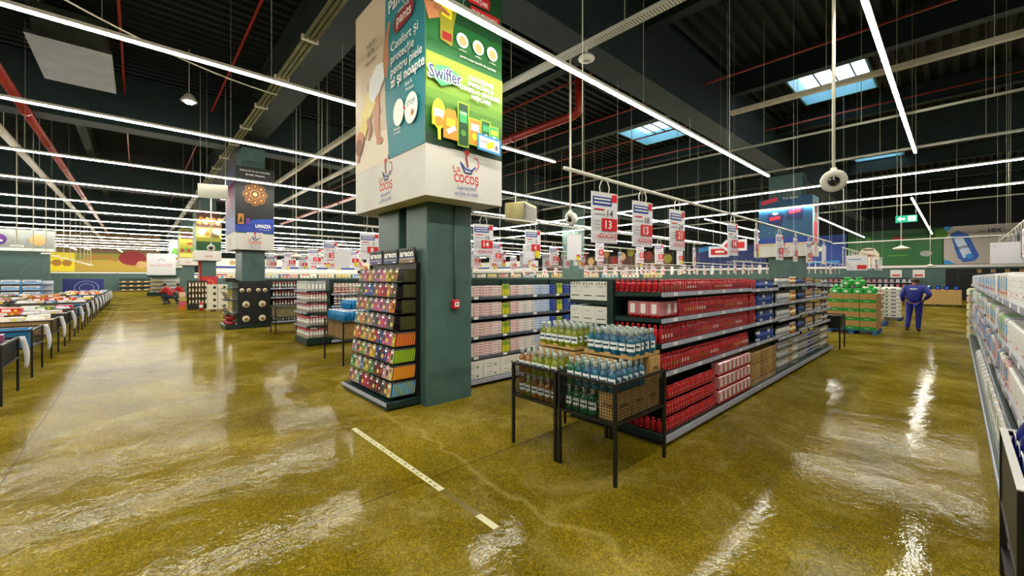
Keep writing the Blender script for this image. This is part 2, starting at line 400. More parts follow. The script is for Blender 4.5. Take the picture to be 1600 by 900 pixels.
# unlit rails hung crosswise
GREY_RAIL = mat('#a3a695', 0.4)
for x, y0, y1, z, w, nm in ((12.4, -1.5, 14.2, 5.3, .025, 'thin pale hanging rail crossing in front of the grey double rail'), (15.8, -1.5, 14.8, 5.3, .07, 'grey double hanging rail crossing the hall behind the cable duct'), (28.0, -3, 21, 5.3, .05, 'pale hanging rail crossing above the green wall banner')):
    t = thing('hanging_rail', nm, 'rail', (x, y0, z))
    MB().box(-w / 2, 0, 0, w / 2, y1 - y0, 0.05, GREY_RAIL).build('rail_bar', t)
    for q in range(1, int(y1 - y0), 2):
        MB().bar((0, q, .05), (0, q, 3.56), 0.012, GREY_RAIL).build('hanging_wire', t)
# pipes, ducts and trays under the roof
RED = noise_mat('#8a1f14', '#a32a1c', 5, 0.4)
def pipe(pts, r, nm, n=10, m=RED, name='sprinkler_pipe', hang=(), cat='pipe'):
    t = thing(name, nm, cat, (0, 0, 0))
    MB().tube(pts, r, m, n).build('pipe_run', t)
    cl = MB()
    for i in range(len(pts) - 1):
        a, b = Vector(pts[i]), Vector(pts[i + 1]); L = (b - a).length; q = 2.0
        while q < min(L, 40):
            p = a.lerp(b, q / L); dr = (b - a).normalized(); cl.tube([p - dr * .05, p + dr * .05], r * 1.18, m, n); q += 4.0
    if cl.v: cl.build('coupling', t)
    return t
pipe([(-2.35, 4, 6.5), (-2.35, 68, 6.5)], 0.11, 'thick red sprinkler main running away above the bargain tables')
pipe([(9.26, 40, 6.4), (9.26, 7.5, 6.4), (9.26, 7.34, 6.44), (9.26, 7.26, 6.6), (9.26, 7.26, 7.7)], 0.12, 'thick red sprinkler pipe with an upward elbow beside the banner box')
for k, (x, y0, y1, nm) in enumerate(((-0.3, 4, 40, 'above the bare floor near the big grey panel'), (2.0, 4, 60, 'next to the bundled conduit near the top edge'), (6.75, 14, 50, 'crossing behind the banner box'), (9.9, 6.5, 40, 'just above the thick red elbow pipe'), (12.9, -6, 30, 'nearest across the ribbed roof of the aisle'), (15.9, -6, 30, 'second across the ribbed roof of the aisle'), (18.8, -6, 30, 'just below the skylight of the aisle'), (25.5, -6, 40, 'beyond the skylight of the aisle'))):
    pipe([(x, y0, 7.78 if x < 10.1 else 7.7), (x, y1, 7.78 if x < 10.1 else 7.7)], 0.03, 'thin red sprinkler branch pipe ' + nm, 8)
# cable trays
def tray(x, y0, y1, z, w, h, nm, holes, m, name='cable_tray'):
    t = thing(name, nm, 'cable tray', (x, y0, z)); L = y1 - y0
    b = MB(); b.box(-w / 2, 0, 0, w / 2, L, 0.006, m); b.box(-w / 2, 0, 0.006, -w / 2 + 0.006, L, h, m); b.box(w / 2 - 0.006, 0, 0.006, w / 2, L, h, m)
    if holes:
        for k in range(int(L / 0.055)):
            for c in (-.3, 0, .3): b.box(w * c - .022 if k % 2 else w * c - .01, k * .055, -0.0015, (w * c + .01) if k % 2 else (w * c + .022), k * .055 + .022, 0.0002, BLACK)
    b.build('tray_channel', t)
    for q in range(1, min(int(L), 20), 3): MB().bar((0, q, 0.006), (0, q, DECK - z + 0.16), 0.014, GREY_RAIL).build('hanger_rod', t)
    return t
PALE = noise_mat('#a29c84', '#b3ad95', 6, 0.5)
tray(6.4, 0.0, 40.0, 6.2, 0.2, 0.07, 'white perforated cable tray crossing under the big dark girder', True, mat('#cfd0c4', 0.45))
tray(11.5, -5, 4.02, 6.0, 0.14, 0.1, 'plain beige cable duct crossing below the aisle skylight', False, PALE)
tray(-2.9, 6, 66, 5.95, 0.2, 0.08, 'pale cable tray running away beside the thick red sprinkler main', False, PALE)
tray(4.6, 7, 60, 5.9, 0.12, 0.12, 'beige cable duct running away behind the banner box with loose cables', False, PALE)
t = thing('conduit_bundle', 'bundle of three olive conduits strapped along the underside of the girder', 'conduit', (2.6, 4.0, 6.5))
for k in range(3): MB().tube([(-.12 + .09 * k, 0, .05), (-.12 + .09 * k, 60, .05)], 0.035, noise_mat('#5b5a3c', '#6f6d4b', 3, 0.4), 8).build('conduit', t)
s_ = MB()
for k in range(24): s_.box(-.19, k * 2.2 + .4, 0.0, .13, k * 2.2 + .46, 0.1, mat('#b8b49a', 0.4))
s_.build('strap', t)
# sagging white cable and bent conduit at the upper left
pts = []
for k in range(25):
    u = k / 24; pts.append((-2.3 + 4.9 * u, 8.6 + 3.0 * u, 6.35 - 0.55 * 4 * u * (1 - u) * .5))
tag(MB().tube(pts, 0.014, mat('#cfccb4', 0.5), 6).build('hanging_cable'), 'thin white cable sagging below the roof toward the conduit bundle', 'cable')
# big grey duct box and unit heaters near the roof
DUCT = noise_mat('#2c3026', '#42463a', 2, 0.35, metal=0.5)
t = thing('air_duct', 'large dull grey duct box hung under the roof above the bargain aisle', 'duct', (-1.12, 14.9, 7.0))
MB().cbox(-.6, -1.3, 0.08, .6, 1.3, 0.8, DUCT, 0.03).build('duct_body', t); MB().box(-.68, -1.4, 0, .68, 1.4, 0.08, DUCT).build('flange', t)
for sx in (-.5, .5):
    for sy in (-1.1, 1.1): MB().bar((sx, sy, .8), (sx, sy, 1.76), 0.015, GREY_RAIL).build('hanger_rod', t)
OLIVE = noise_mat('#6e6638', '#7d7443', 4, 0.5)
def heater(loc, rz, nm, m):
    t = thing('unit_heater', nm, 'heater', loc, rz)
    MB().cbox(-.7, -.45, 0, .7, .45, .75, m, 0.03).build('housing', t)
    l = MB()
    for k in range(7): l.box(-.6, -.47, .08 + k * .085, .6, -.452, .12 + k * .085, BLACK)
    l.build('louvre', t)
    for sx in (-.6, .6): MB().bar((sx, 0, .75), (sx, 0, DECK - loc[2] + .16), 0.02, GREY_RAIL).build('hanger_rod', t)
heater((12.1, 12.6, 4.1), 0.4, 'olive ceiling heater box hung beyond the row of price tags', OLIVE)
heater((-3.2, 14.6, 4.75), -0.4, 'olive ceiling heater box cut by the left edge of the picture', OLIVE)
t = thing('hanging_board', 'plain pale panel hung tilted above the second banner box', 'panel', (1.9, 17.1, 4.42), -0.3)
MB().cbox(-.42, -.03, 0, .42, .03, .48, mat('#77776a', 0.5), 0.01).build('board', t)
for sx in (-.35, .35): MB().bar((sx, 0, .48), (sx, 0, 4.3), 0.01, GREY_RAIL).build('hanging_wire', t)
# ------------------------------------------------------------------ printed banner boxes round the columns
INK = {k: mat(v, 0.6) for k, v in dict(white='#f2f1ea', teal='#0d7a84', tealdark='#0a5b66', beige='#c9b69a', beige2='#b89c7c', cream='#dccfb8', skin='#b9794f', skin2='#a4673f', diaper='#e6e8e6', hair='#7a4a2a',
    red='#c4161f', darkred='#8d0f18', blue='#1d3d9a', navy='#14245e', black='#0a0a0a', green='#0c5a22', greendeep='#07401a', lime='#9fc21a', yellow='#e8d21c', orange='#f08a1d', mint='#39a85f', sky='#2f8ed0', gold='#a8741f', brown='#4a2412', purple='#5a2a7d', tan='#c9a56a', grey='#9a9a98', pinkred='#d8324a', leaf='#4f8a2a', olive='#8a861d', wheat='#d9c45a').items()}
SKIRT = noise_mat('#c6c3bb', '#cfccc4', 1.5, 0.6, 0.1)
def rooster_logo(p, x, y, s, fine=True):
    if fine: p.rect(x - .26 * s, y - .2 * s, x + .26 * s, y + .48 * s, SKIRT)
    p.text('COCOȘ', 0.155 * s, x, y, INK['red'], bold=0.025, width=0.40 * s)
    if not fine: return
    p.text('La', 0.13 * s, x - .15 * s, y + .13 * s, INK['red'], tilt=0.25)
    p.limb([(x - .08 * s, y + .25 * s), (x - .02 * s, y + .19 * s), (x + .08 * s, y + .18 * s), (x + .15 * s, y + .24 * s)], .012 * s, INK['blue'])
    p.limb([(x - .10 * s, y + .27 * s), (x - .03 * s, y + .14 * s), (x + .07 * s, y + .14 * s), (x + .10 * s, y + .20 * s)], .012 * s, INK['navy'])
    p.limb([(x + .15 * s, y + .18 * s), (x + .2 * s, y + .26 * s), (x + .18 * s, y + .36 * s), (x + .11 * s, y + .36 * s)], .007 * s, INK['red'])
    p.limb([(x + .02 * s, y + .22 * s), (x - .01 * s, y + .33 * s), (x + .0 * s, y + .38 * s)], .014 * s, INK['darkred'])
    p.poly([(x - .04 * s, y + .38 * s), (x + .04 * s, y + .38 * s), (x + .03 * s, y + .45 * s), (x - .01 * s, y + .43 * s), (x - .03 * s, y + .44 * s)], INK['red'])
    p.text('Supermarketul', 0.075 * s, x, y - .085 * s, INK['blue'], tilt=0.05, width=.3 * s)
    p.text('ce ține cu casa!', 0.085 * s, x, y - .165 * s, INK['blue'], tilt=0.05, width=.38 * s)
def banner_box(label, x0, y0, z0, z1, skirt, left, right, w=1.24, dl=2.16, fine=True, mats=(None, None)):
    t = thing('advertising_banner', label, 'banner', (x0, y0, 0))
    s = MB(); s.box(0, 0, z0, w, .02, z0 + skirt, SKIRT); s.box(0, dl - .02, z0, w, dl, z0 + skirt, SKIRT); s.box(0, .02, z0, .02, dl - .02, z0 + skirt, SKIRT); s.box(w - .02, .02, z0, w, dl - .02, z0 + skirt, SKIRT); s.box(.02, .02, z0, w - .02, .36, z0 + .02, SKIRT); s.box(.02, dl - .2, z0, w - .02, dl - .02, z0 + .02, SKIRT); s.box(.02, .36, z0, .25, dl - .2, z0 + .02, SKIRT); s.box(w - .2, .36, z0, w - .02, dl - .2, z0 + .02, SKIRT); s.build('skirt', t)
    for nm, org, u, L in (('side_print', (0, dl, z0), (0, -1, 0), dl), ('front_print', (0, 0, z0), (1, 0, 0), w)):
        b = MB(); fn = left if nm == 'side_print' else right
        if nm == 'side_print': b.box(0, 0, z0 + skirt, 0.02, dl, z1, INK['beige'])
        else: b.box(0.02, 0, z0 + skirt, w, 0.02, z1, INK['green'])
        if fn: fn(Panel(b, org, u, (0, 0, 1)), L, z1 - z0)
        b.build(nm, t)
    b = MB(); b.box(w - .02, .02, z0 + skirt, w, dl, z1, INK['grey']); b.box(.02, dl - .02, z0 + skirt, w - .02, dl, z1, INK['grey']); b.build('back_print', t)
    for nm, org, u, L in (('side_logo', (0, dl, z0), (0, -1, 0), dl), ('front_logo', (0, 0, z0), (1, 0, 0), w)):
        b = MB(); rooster_logo(Panel(b, org, u, (0, 0, 1)), L / 2, skirt * .36, 1.0 if fine else .85, fine); b.build(nm, t)
    return t
def nappy_ad(p, W, H):
    s0 = 0.64
    p.rect(0, s0, W, H, INK['beige']); p.rect(0, s0, 1.16, s0 + .45, INK['cream'])
    p.rect(.45, 1.35, .98, 1.42, INK['beige2']); p.rect(.45, 1.35, .5, 1.9, INK['beige2']); p.rect(.45, 1.86, .98, 1.92, INK['beige2'])
    p.poly([(1.20, s0), (W, s0), (W, H), (1.09, H), (1.05, 1.95), (1.08, 1.4), (1.15, .95)], INK['teal'])
    # child upside down: raised leg, nappy, other leg, trunk, arms
    p.limb([(1.0, 1.86), (1.09, 2.05), (1.10, 2.3), (1.2, 2.55)], [.15, .10, .07, .03], INK['skin'])
    p.limb([(.72, 1.86), (.78, 1.5), (.80, 1.2), (.86, .98)], [.15, .11, .08, .05], INK['skin'])
    p.limb([(.80, .99), (.95, .96), (.99, .99)], [.05, .05, .03], INK['skin'])
    p.limb([(.62, 1.7), (.40, 1.45), (.28, 1.2)], [.2, .17, .13], INK['wheat'])
    p.poly([(.52, 1.72), (.66, 1.58), (.9, 1.68), (1.06, 1.82), (1.02, 2.06), (.8, 2.1), (.56, 1.95)], INK['diaper'])
    p.limb([(.5, 1.4), (.58, 1.2), (.52, 1.06)], [.06, .05, .03], INK['skin2'])
    p.limb([(.22, 1.2), (.16, .98), (.12, .8)], [.07, .06, .04], INK['skin'])
    p.disc(.2, 1.12, .15, INK['skin']); p.disc(.17, 1.03, .13, INK['hair'])
    for k, st in enumerate(('mișcări', 'de 2x', 'mai ușor')): p.text(st, .11, .62, 2.46 - k * .13, INK['black'])
    p.text('Pampers', .24, 1.62, 2.66, INK['white'], bold=.01, tilt=.04)
    p.poly([(1.38, 2.34), (1.44, 2.28), (1.86, 2.34), (1.92, 2.40), (1.92, 2.52), (1.86, 2.58), (1.44, 2.52), (1.38, 2.46)], INK['darkred'])
    p.text('pants', .19, 1.65, 2.38, INK['white'], bold=.02); p.text('active baby', .07, 1.65, 2.53, INK['white'])
    for k, st in enumerate(('Confort și', 'protecție', 'pentru piele', 'zi și noapte')): p.text(st, .175 if k < 3 else .19, 1.29, 2.08 - k * .165, INK['white'], 'l', bold=.006 if k < 3 else .02)
    p.disc(1.52, 1.19, .15, INK['white'], ry=.18); p.disc(1.86, 1.15, .17, INK['white'], ry=.2)
    p.text('STOP', .09, 1.86, 1.19, INK['teal'], bold=.015); p.disc(1.9, 1.08, .04, INK['gold']); p.limb([(1.66, 1.22), (1.72, 1.18)], .015, INK['pinkred'])
    p.text('Stop &', .07, 1.8, 1.47, INK['white']); p.text('Protect', .07, 1.84, 1.39, INK['white']); p.text('Protecție', .05, 1.5, .96, INK['white']); p.text('zi și noapte', .04, 1.5, .91, INK['white'])
def cleaner_ad(p, W, H):
    s0 = .645
    p.rect(0, s0, W, H, INK['green']); p.rect(0, 2.28, W, H, INK['greendeep'])
    cols = ['#063410', '#114812', '#205a11', '#306a11', '#447a10', '#588710', '#6a9110', '#769a12', '#7ea015', '#84a317']
    for k, c in enumerate(cols): p.rect(0, s0 + (1.78 - s0) * k / 10, W, s0 + (1.78 - s0) * (k + 1) / 10, mat(c, .6))
    # upper part: hand with bottle, three round pictures, red flashes
    p.limb([(-.0, 2.27), (.16, 2.33), (.32, 2.34)], [.11, .09, .05], INK['skin'])
    p.poly([(.2, 1.98), (.38, 1.95), (.40, 2.2), (.46, 2.45), (.36, 2.62), (.2, 2.6), (.14, 2.45), (.2, 2.2)], INK['olive'])
    p.poly([(.22, 2.3), (.37, 2.28), (.39, 2.5), (.23, 2.52)], INK['yellow']); p.rect(.23, 2.0, .37, 2.1, INK['darkred']); p.limb([(.1, 2.36), (.24, 2.36), (.34, 2.33)], [.04, .035, .02], INK['skin2'])
    for cx in (.54, .8, 1.04):
        p.disc(cx, 2.09, .095, INK['white']); p.disc(cx, 2.08, .062, INK['tan']); p.text('curățare', .035, cx, 1.95, INK['white'])
    p.text('pentru toate tipurile de suprafețe', .045, .8, 1.86, INK['white'])
    p.rect(.3, 2.62, .58, 2.95, INK['grey']); p.text('MARKET', .08, .44, 2.84, INK['black'], width=.24); p.text('LEADER', .08, .44, 2.74, INK['black'], width=.24); p.text('GLOBAL', .08, .44, 2.65, INK['black'], width=.24)
    p.poly([(.62, 2.63), (.98, 2.66), (1.0, 2.80), (.62, 2.78)], INK['red']); p.text('CURĂȚARE', .085, .8, 2.68, INK['white'], bold=.015, width=.3)
    p.poly([(.64, 2.48), (1.14, 2.51), (1.17, 2.62), (.66, 2.60)], INK['red']); p.text('DE 5X MAI RAPIDĂ', .075, .9, 2.515, INK['white'], bold=.015, width=.44)
    # lower part
    p.poly([(.08, 1.46), (.2, 1.38), (.42, 1.48), (.48, 1.6), (.3, 1.66), (.12, 1.62)], INK['mint'])
    p.text('Swiffer', .225, .265, 1.46, INK['white'], bold=.05, width=.52, tilt=.06); p.text('Swiffer', .22, .27, 1.465, INK['navy'], bold=.016, width=.48, tilt=.06)
    for k, st in enumerate(('CURĂȚENIE', 'IMPECABILĂ', 'DINTR-O SINGURĂ', 'MIȘCARE')): p.text(st, .08, .83, 1.60 - k * .082, INK['white'], bold=.02)
    G = INK
    def pack(x0, y0, x1, y1, c, c2, c3='white'):
        p.rect(x0 - .015, y0 - .015, x1 + .015, y1 + .015, G['lime']); p.rect(x0, y0, x1, y1, G[c]); w, h = x1 - x0, y1 - y0
        p.rect(x0 + w * .12, y0 + h * .55, x1 - w * .12, y0 + h * .82, G[c2]); p.disc(x0 + w / 2, y0 + h * .3, w * .28, G[c3])
    p.disc(.16, 1.02, .1, G['yellow'], ry=.19); p.rect(.06, .87, .26, 1.05, G['yellow']); p.rect(.09, .98, .23, 1.08, G['white']); p.disc(.16, .93, .06, G['orange']); p.limb([(.16, .85), (.165, .7)], [.025, .02], G['yellow'])
    p.poly([(.22, .74), (.44, .74), (.44, 1.0), (.40, 1.12), (.28, 1.12), (.22, 1.0)], G['orange']); p.rect(.27, .9, .4, 1.0, G['yellow']); p.limb([(.28, .82), (.4, .9)], .03, G['white'])
    pack(.45, .70, .60, 1.24, 'greendeep', 'mint', 'leaf'); p.text('Swiffer', .05, .525, 1.1, G['white'], width=.12)
    pack(.62, .75, .80, 1.08, 'orange', 'white', 'yellow'); pack(.82, .80, .96, 1.1, 'green', 'mint', 'white'); pack(.96, .82, 1.10, 1.05, 'mint', 'yellow', 'white')
    p.poly([(.74, .70), (1.15, .68), (1.15, .90), (.74, .92)], G['sky']); p.poly([(.77, .73), (1.12, .71), (1.12, .87), (.77, .89)], G['white']); p.text('Swiffer', .06, .87, .80, G['navy'], width=.16); p.limb([(.9, .76), (1.02, .82)], .04, G['yellow']); p.text('8', .1, 1.07, .74, G['navy'])
banner_box('tall banner box with nappy and cleaning adverts round the nearest green column', 2.60, 4.40, 2.76, 5.9, .64, nappy_ad, cleaner_ad)
def coffee_side(p, W, H):
    p.rect(0, .64, W, H, INK['navy']); p.rect(0, .64, W, 1.2, INK['blue'])
    for k in range(9): p.limb([(.3 + .2 * k, 1.4 + .12 * (k % 3)), (.4 + .17 * k, 1.9 + .1 * (k % 2)), (.35 + .2 * k, 2.5)], .04, INK['purple'] if k % 2 else INK['pinkred'])
def coffee_ad(p, W, H):
    p.rect(0, .64, W, H, INK['black']); p.poly([(0, .64), (W, .64), (W, 1.2), (.55, 1.12), (.4, 1.0), (0, .9)], INK['blue'])
    cx, cy = .62, 2.05
    for k in range(8):
        a = k * math.pi / 4; x, y = cx + .27 * math.cos(a), cy + .3 * math.sin(a); p.disc(x, y, .125, INK['gold'], 12); p.disc(x, y, .11, INK['brown'], 12); p.disc(x, y, .05, INK['gold'], 8)
    p.disc(cx, cy, .16, INK['gold']); p.disc(cx, cy, .14, INK['brown']); p.disc(cx, cy, .07, INK['wheat'])
    p.rect(.08, .92, .26, 1.3, INK['gold']); p.poly([(.11, .98), (.23, 1.0), (.18, 1.22)], INK['black']); p.rect(.32, .94, .46, 1.15, INK['purple'])
    p.text('LAVAZZA', .17, .88, .83, INK['white'], bold=.03, width=.5); p.text('TORINO, ITALIA, 1895', .04, .9, .74, INK['white'])
    p.text('RĂSFAȚĂ-TE CU PLĂCERE', .08, .62, 2.86, INK['white'], width=.95); p.text('ÎN STIL ITALIAN', .08, .62, 2.72, INK['white'], width=.6)
banner_box('dark banner box with a coffee advert on the second column', 2.60, 17.6, 2.76, 5.8, .6, coffee_side, coffee_ad)
def plain_side(c, c2):
    def f(p, W, H): p.rect(0, .64, W, H, INK[c]); p.rect(0, .64, W, 1.3, INK[c2])
    return f
def meadow_ad(p, W, H):
    p.rect(0, .64, W, H, INK['brown']); p.rect(0, 1.15, W, 2.0, INK['wheat']); p.rect(0, .64, W, 1.15, INK['greendeep']); p.rect(0, 1.15, W, 1.4, INK['olive']); p.disc(.3, 1.7, .22, INK['white']); p.disc(1.0, 1.75, .2, INK['cream'])
    p.limb([(.45, 1.5), (.55, 1.75), (.62, 1.5)], .09, INK['gold'])
    for k in range(5): p.limb([(.75 + .08 * k, 1.4), (.8 + .08 * k, 1.7 - .04 * k)], .03, INK['black'])
    for k in range(4): p.limb([(.1 + .3 * k, 2.2), (.3 + .3 * k, 2.6)], .12, INK['tan'] if k % 2 else INK['gold'])
def food_ad(p, W, H):
    p.rect(0, .64, W, H, INK['olive']); p.rect(0, .64, W, 1.0, INK['wheat']); p.rect(.1, 2.2, 1.1, 2.9, INK['brown'])
    for k in range(5): p.disc(.2 + .21 * k, 1.25 + .08 * (k % 2), .14, INK['leaf'] if k % 2 else INK['darkred'], 12)
    p.limb([(.5, 1.8), (1.0, 1.85)], .08, INK['darkred'])
def salad_ad(p, W, H):
    p.rect(0, .64, W, H, INK['white'])
    for k in range(9): p.disc(.2 + .1 * k, 1.5 + .25 * (k % 3), .17, INK['leaf'], 9)
    p.rect(.15, .8, 1.1, 1.15, INK['tan']); p.rect(.2, .9, 1.05, 1.05, INK['darkred'])
banner_box('banner box with a sunny harvest picture on the third column', 2.60, 30.75, 2.76, 5.8, .6, plain_side('green', 'leaf'), meadow_ad, fine=False)
banner_box('yellow-green banner box with food pictures on the fourth column', 2.60, 43.9, 2.76, 5.8, .6, plain_side('olive', 'olive'), food_ad, fine=False)
banner_box('small-looking banner box with green leaves on the farthest column', 2.60, 57.05, 2.76, 5.8, .6, plain_side('white', 'white'), salad_ad, fine=False)
def snack_side(p, W, H):
    p.rect(0, .64, W, H, mat('#0b4f78', .45)); p.rect(0, .64, W, .9, INK['blue'])
    p.limb([(.1, 2.6), (.8, 2.75)], .1, INK['pinkred']); p.text('PUI BUN', .16, 1.3, 2.68, INK['white'])
    for x, y in ((.35, 1.5), (1.15, 1.75)):
        p.poly([(x, y), (x + .62, y - .05), (x + .7, y + .5), (x + .05, y + .58)], INK['navy']); p.limb([(x + .1, y + .3), (x + .55, y + .36)], .08, INK['pinkred']); p.disc(x + .35, y + .55, .12, INK['white'], ry=.06)
    for k in range(5): p.limb([(.4 + .28 * k, 1.15), (.5 + .28 * k, 1.2)], .02, INK['sky'])
def snack_front(p, W, H):
    p.rect(0, .64, W, H, mat('#8fb7c4', .45)); p.limb([(.6, .64), (.6, 1.6)], .35, INK['pinkred']); p.disc(.6, 1.8, .22, INK['skin']); p.limb([(.6, 2.0), (.6, 2.5)], .2, INK['darkred'])
banner_box('teal banner box with meat packs on the farther column above the red gondola', 22.45, 4.4, 2.72, 5.5, .5, snack_side, snack_front)

# ------------------------------------------------------------------ things on the near column
t = thing('fire_call_point', 'small red fire alarm call point on the near green column', 'alarm', (3.31, 4.795, 1.37))
MB().cbox(-.06, -.045, -.06, .06, .02, .06, mat('#c01722', .35), .012).build('case', t)
b = MB(); b.box(-.035, -.047, -.035, .035, -.0455, .03, PAPER); b.box(-.012, -.0485, -.012, .012, -.0475, .012, mat('#1c1c1c')); b.build('press_plate', t)
tag(MB().tube([(3.31, 4.805, 1.43), (3.31, 4.805, 2.74)], 0.012, TEAL, 8).build('conduit_pipe'), 'thin green-painted conduit rising from the red alarm call point', 'conduit')

# ------------------------------------------------------------------ rack of hanging air fresheners against the column
RX0, RY0, RY1 = 2.37, 5.0, 6.52
rk = thing('air_freshener_rack', 'black tiered display rack of hanging car air fresheners against the near column', 'rack', (0, 0, 0))
b = MB(); b.cbox(RX0, RY0 - .02, .03, 2.86, RY1, .115, GREEN_STEEL, .006); b.box(RX0 + .03, RY0 + .01, 0, 2.85, RY1 - .03, .03, BLACK); b.build('base', rk)
MB().box(RX0 - .012, RY0 - .02, .07, RX0 - .001, RY1, .115, RAIL_GREY).build('price_rail', rk)
MB().box(2.825, RY0, .115, 2.86, RY1 - .04, 1.95, noise_mat('#1a1a10', '#24241a', 9, .5)).build('back_panel', rk)
for y in (RY0 - .015, RY1 - .04): MB().box(2.80, y, .115, 2.862, y + .014, 1.94, BLACK).build('upright', rk)
HZ = [1.69, 1.48, 1.27, 1.05, .83, .61, .39, .17]; TR = []
for k, z in enumerate(HZ):
    dep = .24 + .022 * k; b = MB(); b.box(2.825 - dep, RY0, z - .012, 2.824, RY1 - .05, z - .002, BLACK)
    for q in range(16): b.bar((2.824, RY0 + .06 + q * .093, z + .17), (2.845 - dep, RY0 + .06 + q * .093, z + .155), .005, BLACK)
    b.build('tray', rk); TR.append(dep)
OLV = noise_mat('#3a3a1a', '#47471f', 12, .4)
for k in range(4): MB().box(2.83 - TR[k] + .05, RY0 - .004, HZ[k] - .002, 2.80, RY0 - .001, HZ[k] + .17, OLV).build('side_panel', rk)
for k, (y0, y1, c) in enumerate(((6.02, 6.48, '#3b2a78'), (5.52, 5.98, '#1f2f66'), (5.02, 5.48, '#7a5a1e'))):
    b = MB(); x = 2.80; b.box(x, y0, 1.95, x + .014, y1, 2.16, INK['black']); p = Panel(b, (x, y1, 1.95), (0, -1, 0), (0, 0, 1)); W_ = y1 - y0
    p.rect(.0, .0, W_, .07, mat(c, .4)); p.rect(.0, .07, W_, .10, INK['navy']); p.text('areon', .125, W_ / 2, .095, INK['white'], bold=.045, width=W_ * .86); p.text('QUALITY PERFUMES', .036, W_ / 2, .045, INK['white'], width=W_ * .8)
    for q in range(6): p.disc(.05 + q * .07, .195, .014, INK['grey'], 8)
    p.rect(W_ * .72, .012, W_ * .92, .026, INK['white']); b.build('header_sign', rk)
def mk_sachet(form):
    def f():
        b = MB(); pic = [INK['white'], INK['black'], INK['wheat'], INK['pinkred']][form]
        b.box(-.043, -.004, -.185, .043, .004, -.02, TINT_MATTE); b.box(-.032, -.0035, -.02, .032, .0035, .0, INK['grey'] if form % 2 else INK['black'])
        p = Panel(b, (-.04, -.004, -.17), (1, 0, 0), (0, 0, 1))
        if form == 0: p.disc(.04, .05, .017, pic, 10); p.rect(.01, .115, .07, .135, INK['navy'])
        elif form == 1: p.poly([(.02, .03), (.06, .03), (.066, .09), (.04, .11), (.014, .09)], pic); p.rect(.01, .12, .07, .14, INK['white'])
        elif form == 2: p.rect(.008, .02, .072, .07, pic); p.rect(.02, .09, .06, .13, INK['darkred'])
        else: p.poly([(.04, .02), (.065, .06), (.04, .10), (.015, .06)], pic); p.rect(.006, .11, .074, .14, INK['white'])
        o = b.build('air_freshener'); o['category'] = 'air freshener'; return o
    return Kind(f)
SA = [mk_sachet(k) for k in range(4)]
PALS = [['#8a8a86', '#d9728a', '#d8c83a', '#a58a86', '#d878a8', '#dd8fb4', '#d9c22c', '#7d7428', '#8a8a7a'], ['#3f7a3c', '#a06a8a', '#2e6ab4', '#2e6ab4', '#8c6f6a', '#d04a5e', '#c03040', '#e0b42a', '#6a5a30', '#b9b4a8'],
        ['#b08a5a', '#c76a78', '#b4b43a', '#8f8f90', '#d86a9a', '#e07aa6', '#8a8aa2', '#e88a1f', '#e6bc2a'], ['#9fc0d0', '#e0a04a', '#8f8f7a', '#a8a49a', '#6a6a6a', '#d060a0', '#c75a90', '#6f6a58', '#c09a8a'],
        ['#e0a030', '#d84a4a', '#d9c43a', '#8a8a80', '#e6b43a', '#cf4040', '#3a5a8a', '#e57ab0', '#d86a9a', '#e0c030'], ['#a0a09a', '#d86a6a', '#7ab44a', '#b8b8a0', '#c86a7a', '#e8d020', '#3a5a9a', '#3a2a1a', '#2a4a8a', '#e05a8a', '#e0e08a'],
        ['#7ac06a', '#d9c9b0', '#3a8ac8', '#d0c040', '#4a9a4a', '#8a3a3a', '#6a3020', '#e8b0b0', '#dedc9a'], ['#d88a90', '#a8c8a0', '#5a2a6a', '#b83050', '#b02838', '#3a2a20', '#5a2020', '#7a6a5a', '#e8dc7a']]
ROWN = ['top', 'second', 'third', 'fourth', 'fifth', 'sixth', 'seventh', 'lowest']
for k, z in enumerate(HZ):
    dep = TR[k]; n = 15
    for q in range(n):
        y = RY0 + .055 + q * .093
        if k < 4 and q < 1: continue
        c = PALS[k][int((n - 1 - q) * len(PALS[k]) / n)]
        o = SA[(q * 3 + k) % 4].put((2.845 - dep + .008, y, z + .182), -math.pi / 2, 'coloured air freshener pack hanging in the %s tier of the black rack' % ROWN[k], 'air fresheners in the %s tier' % ROWN[k], c); o.color = tuple(v * .62 for v in o.color[:3]) + (1,)
        o.rotation_euler = (-.16, 0, -math.pi / 2)
# thick colour blocks of packs hanging behind one another at the near end of the four lower tiers
for k, cs in ((4, ['#d8421c', '#e06a2a', '#e0a030']), (5, ['#8ab81a', '#b8c820', '#6a9a1a']), (6, ['#e08a1a', '#f0b020', '#e07a14']), (7, ['#2a7ac0', '#3a9ad8', '#c9c83a'])):
    dep = TR[k]; nm = {4: 'red-orange', 5: 'yellow-green', 6: 'orange', 7: 'blue'}[k]
    for q in range(int((dep - .04) / .0115)):
        SA[q % 4].put((2.845 - dep + .03 + q * .0115, RY0 + .055, HZ[k] + .182), -math.pi / 2, 'one of the %s packs hanging in line at the near end of the %s tier' % (nm, ROWN[k]), '%s packs in line' % nm, cs[q % 3])
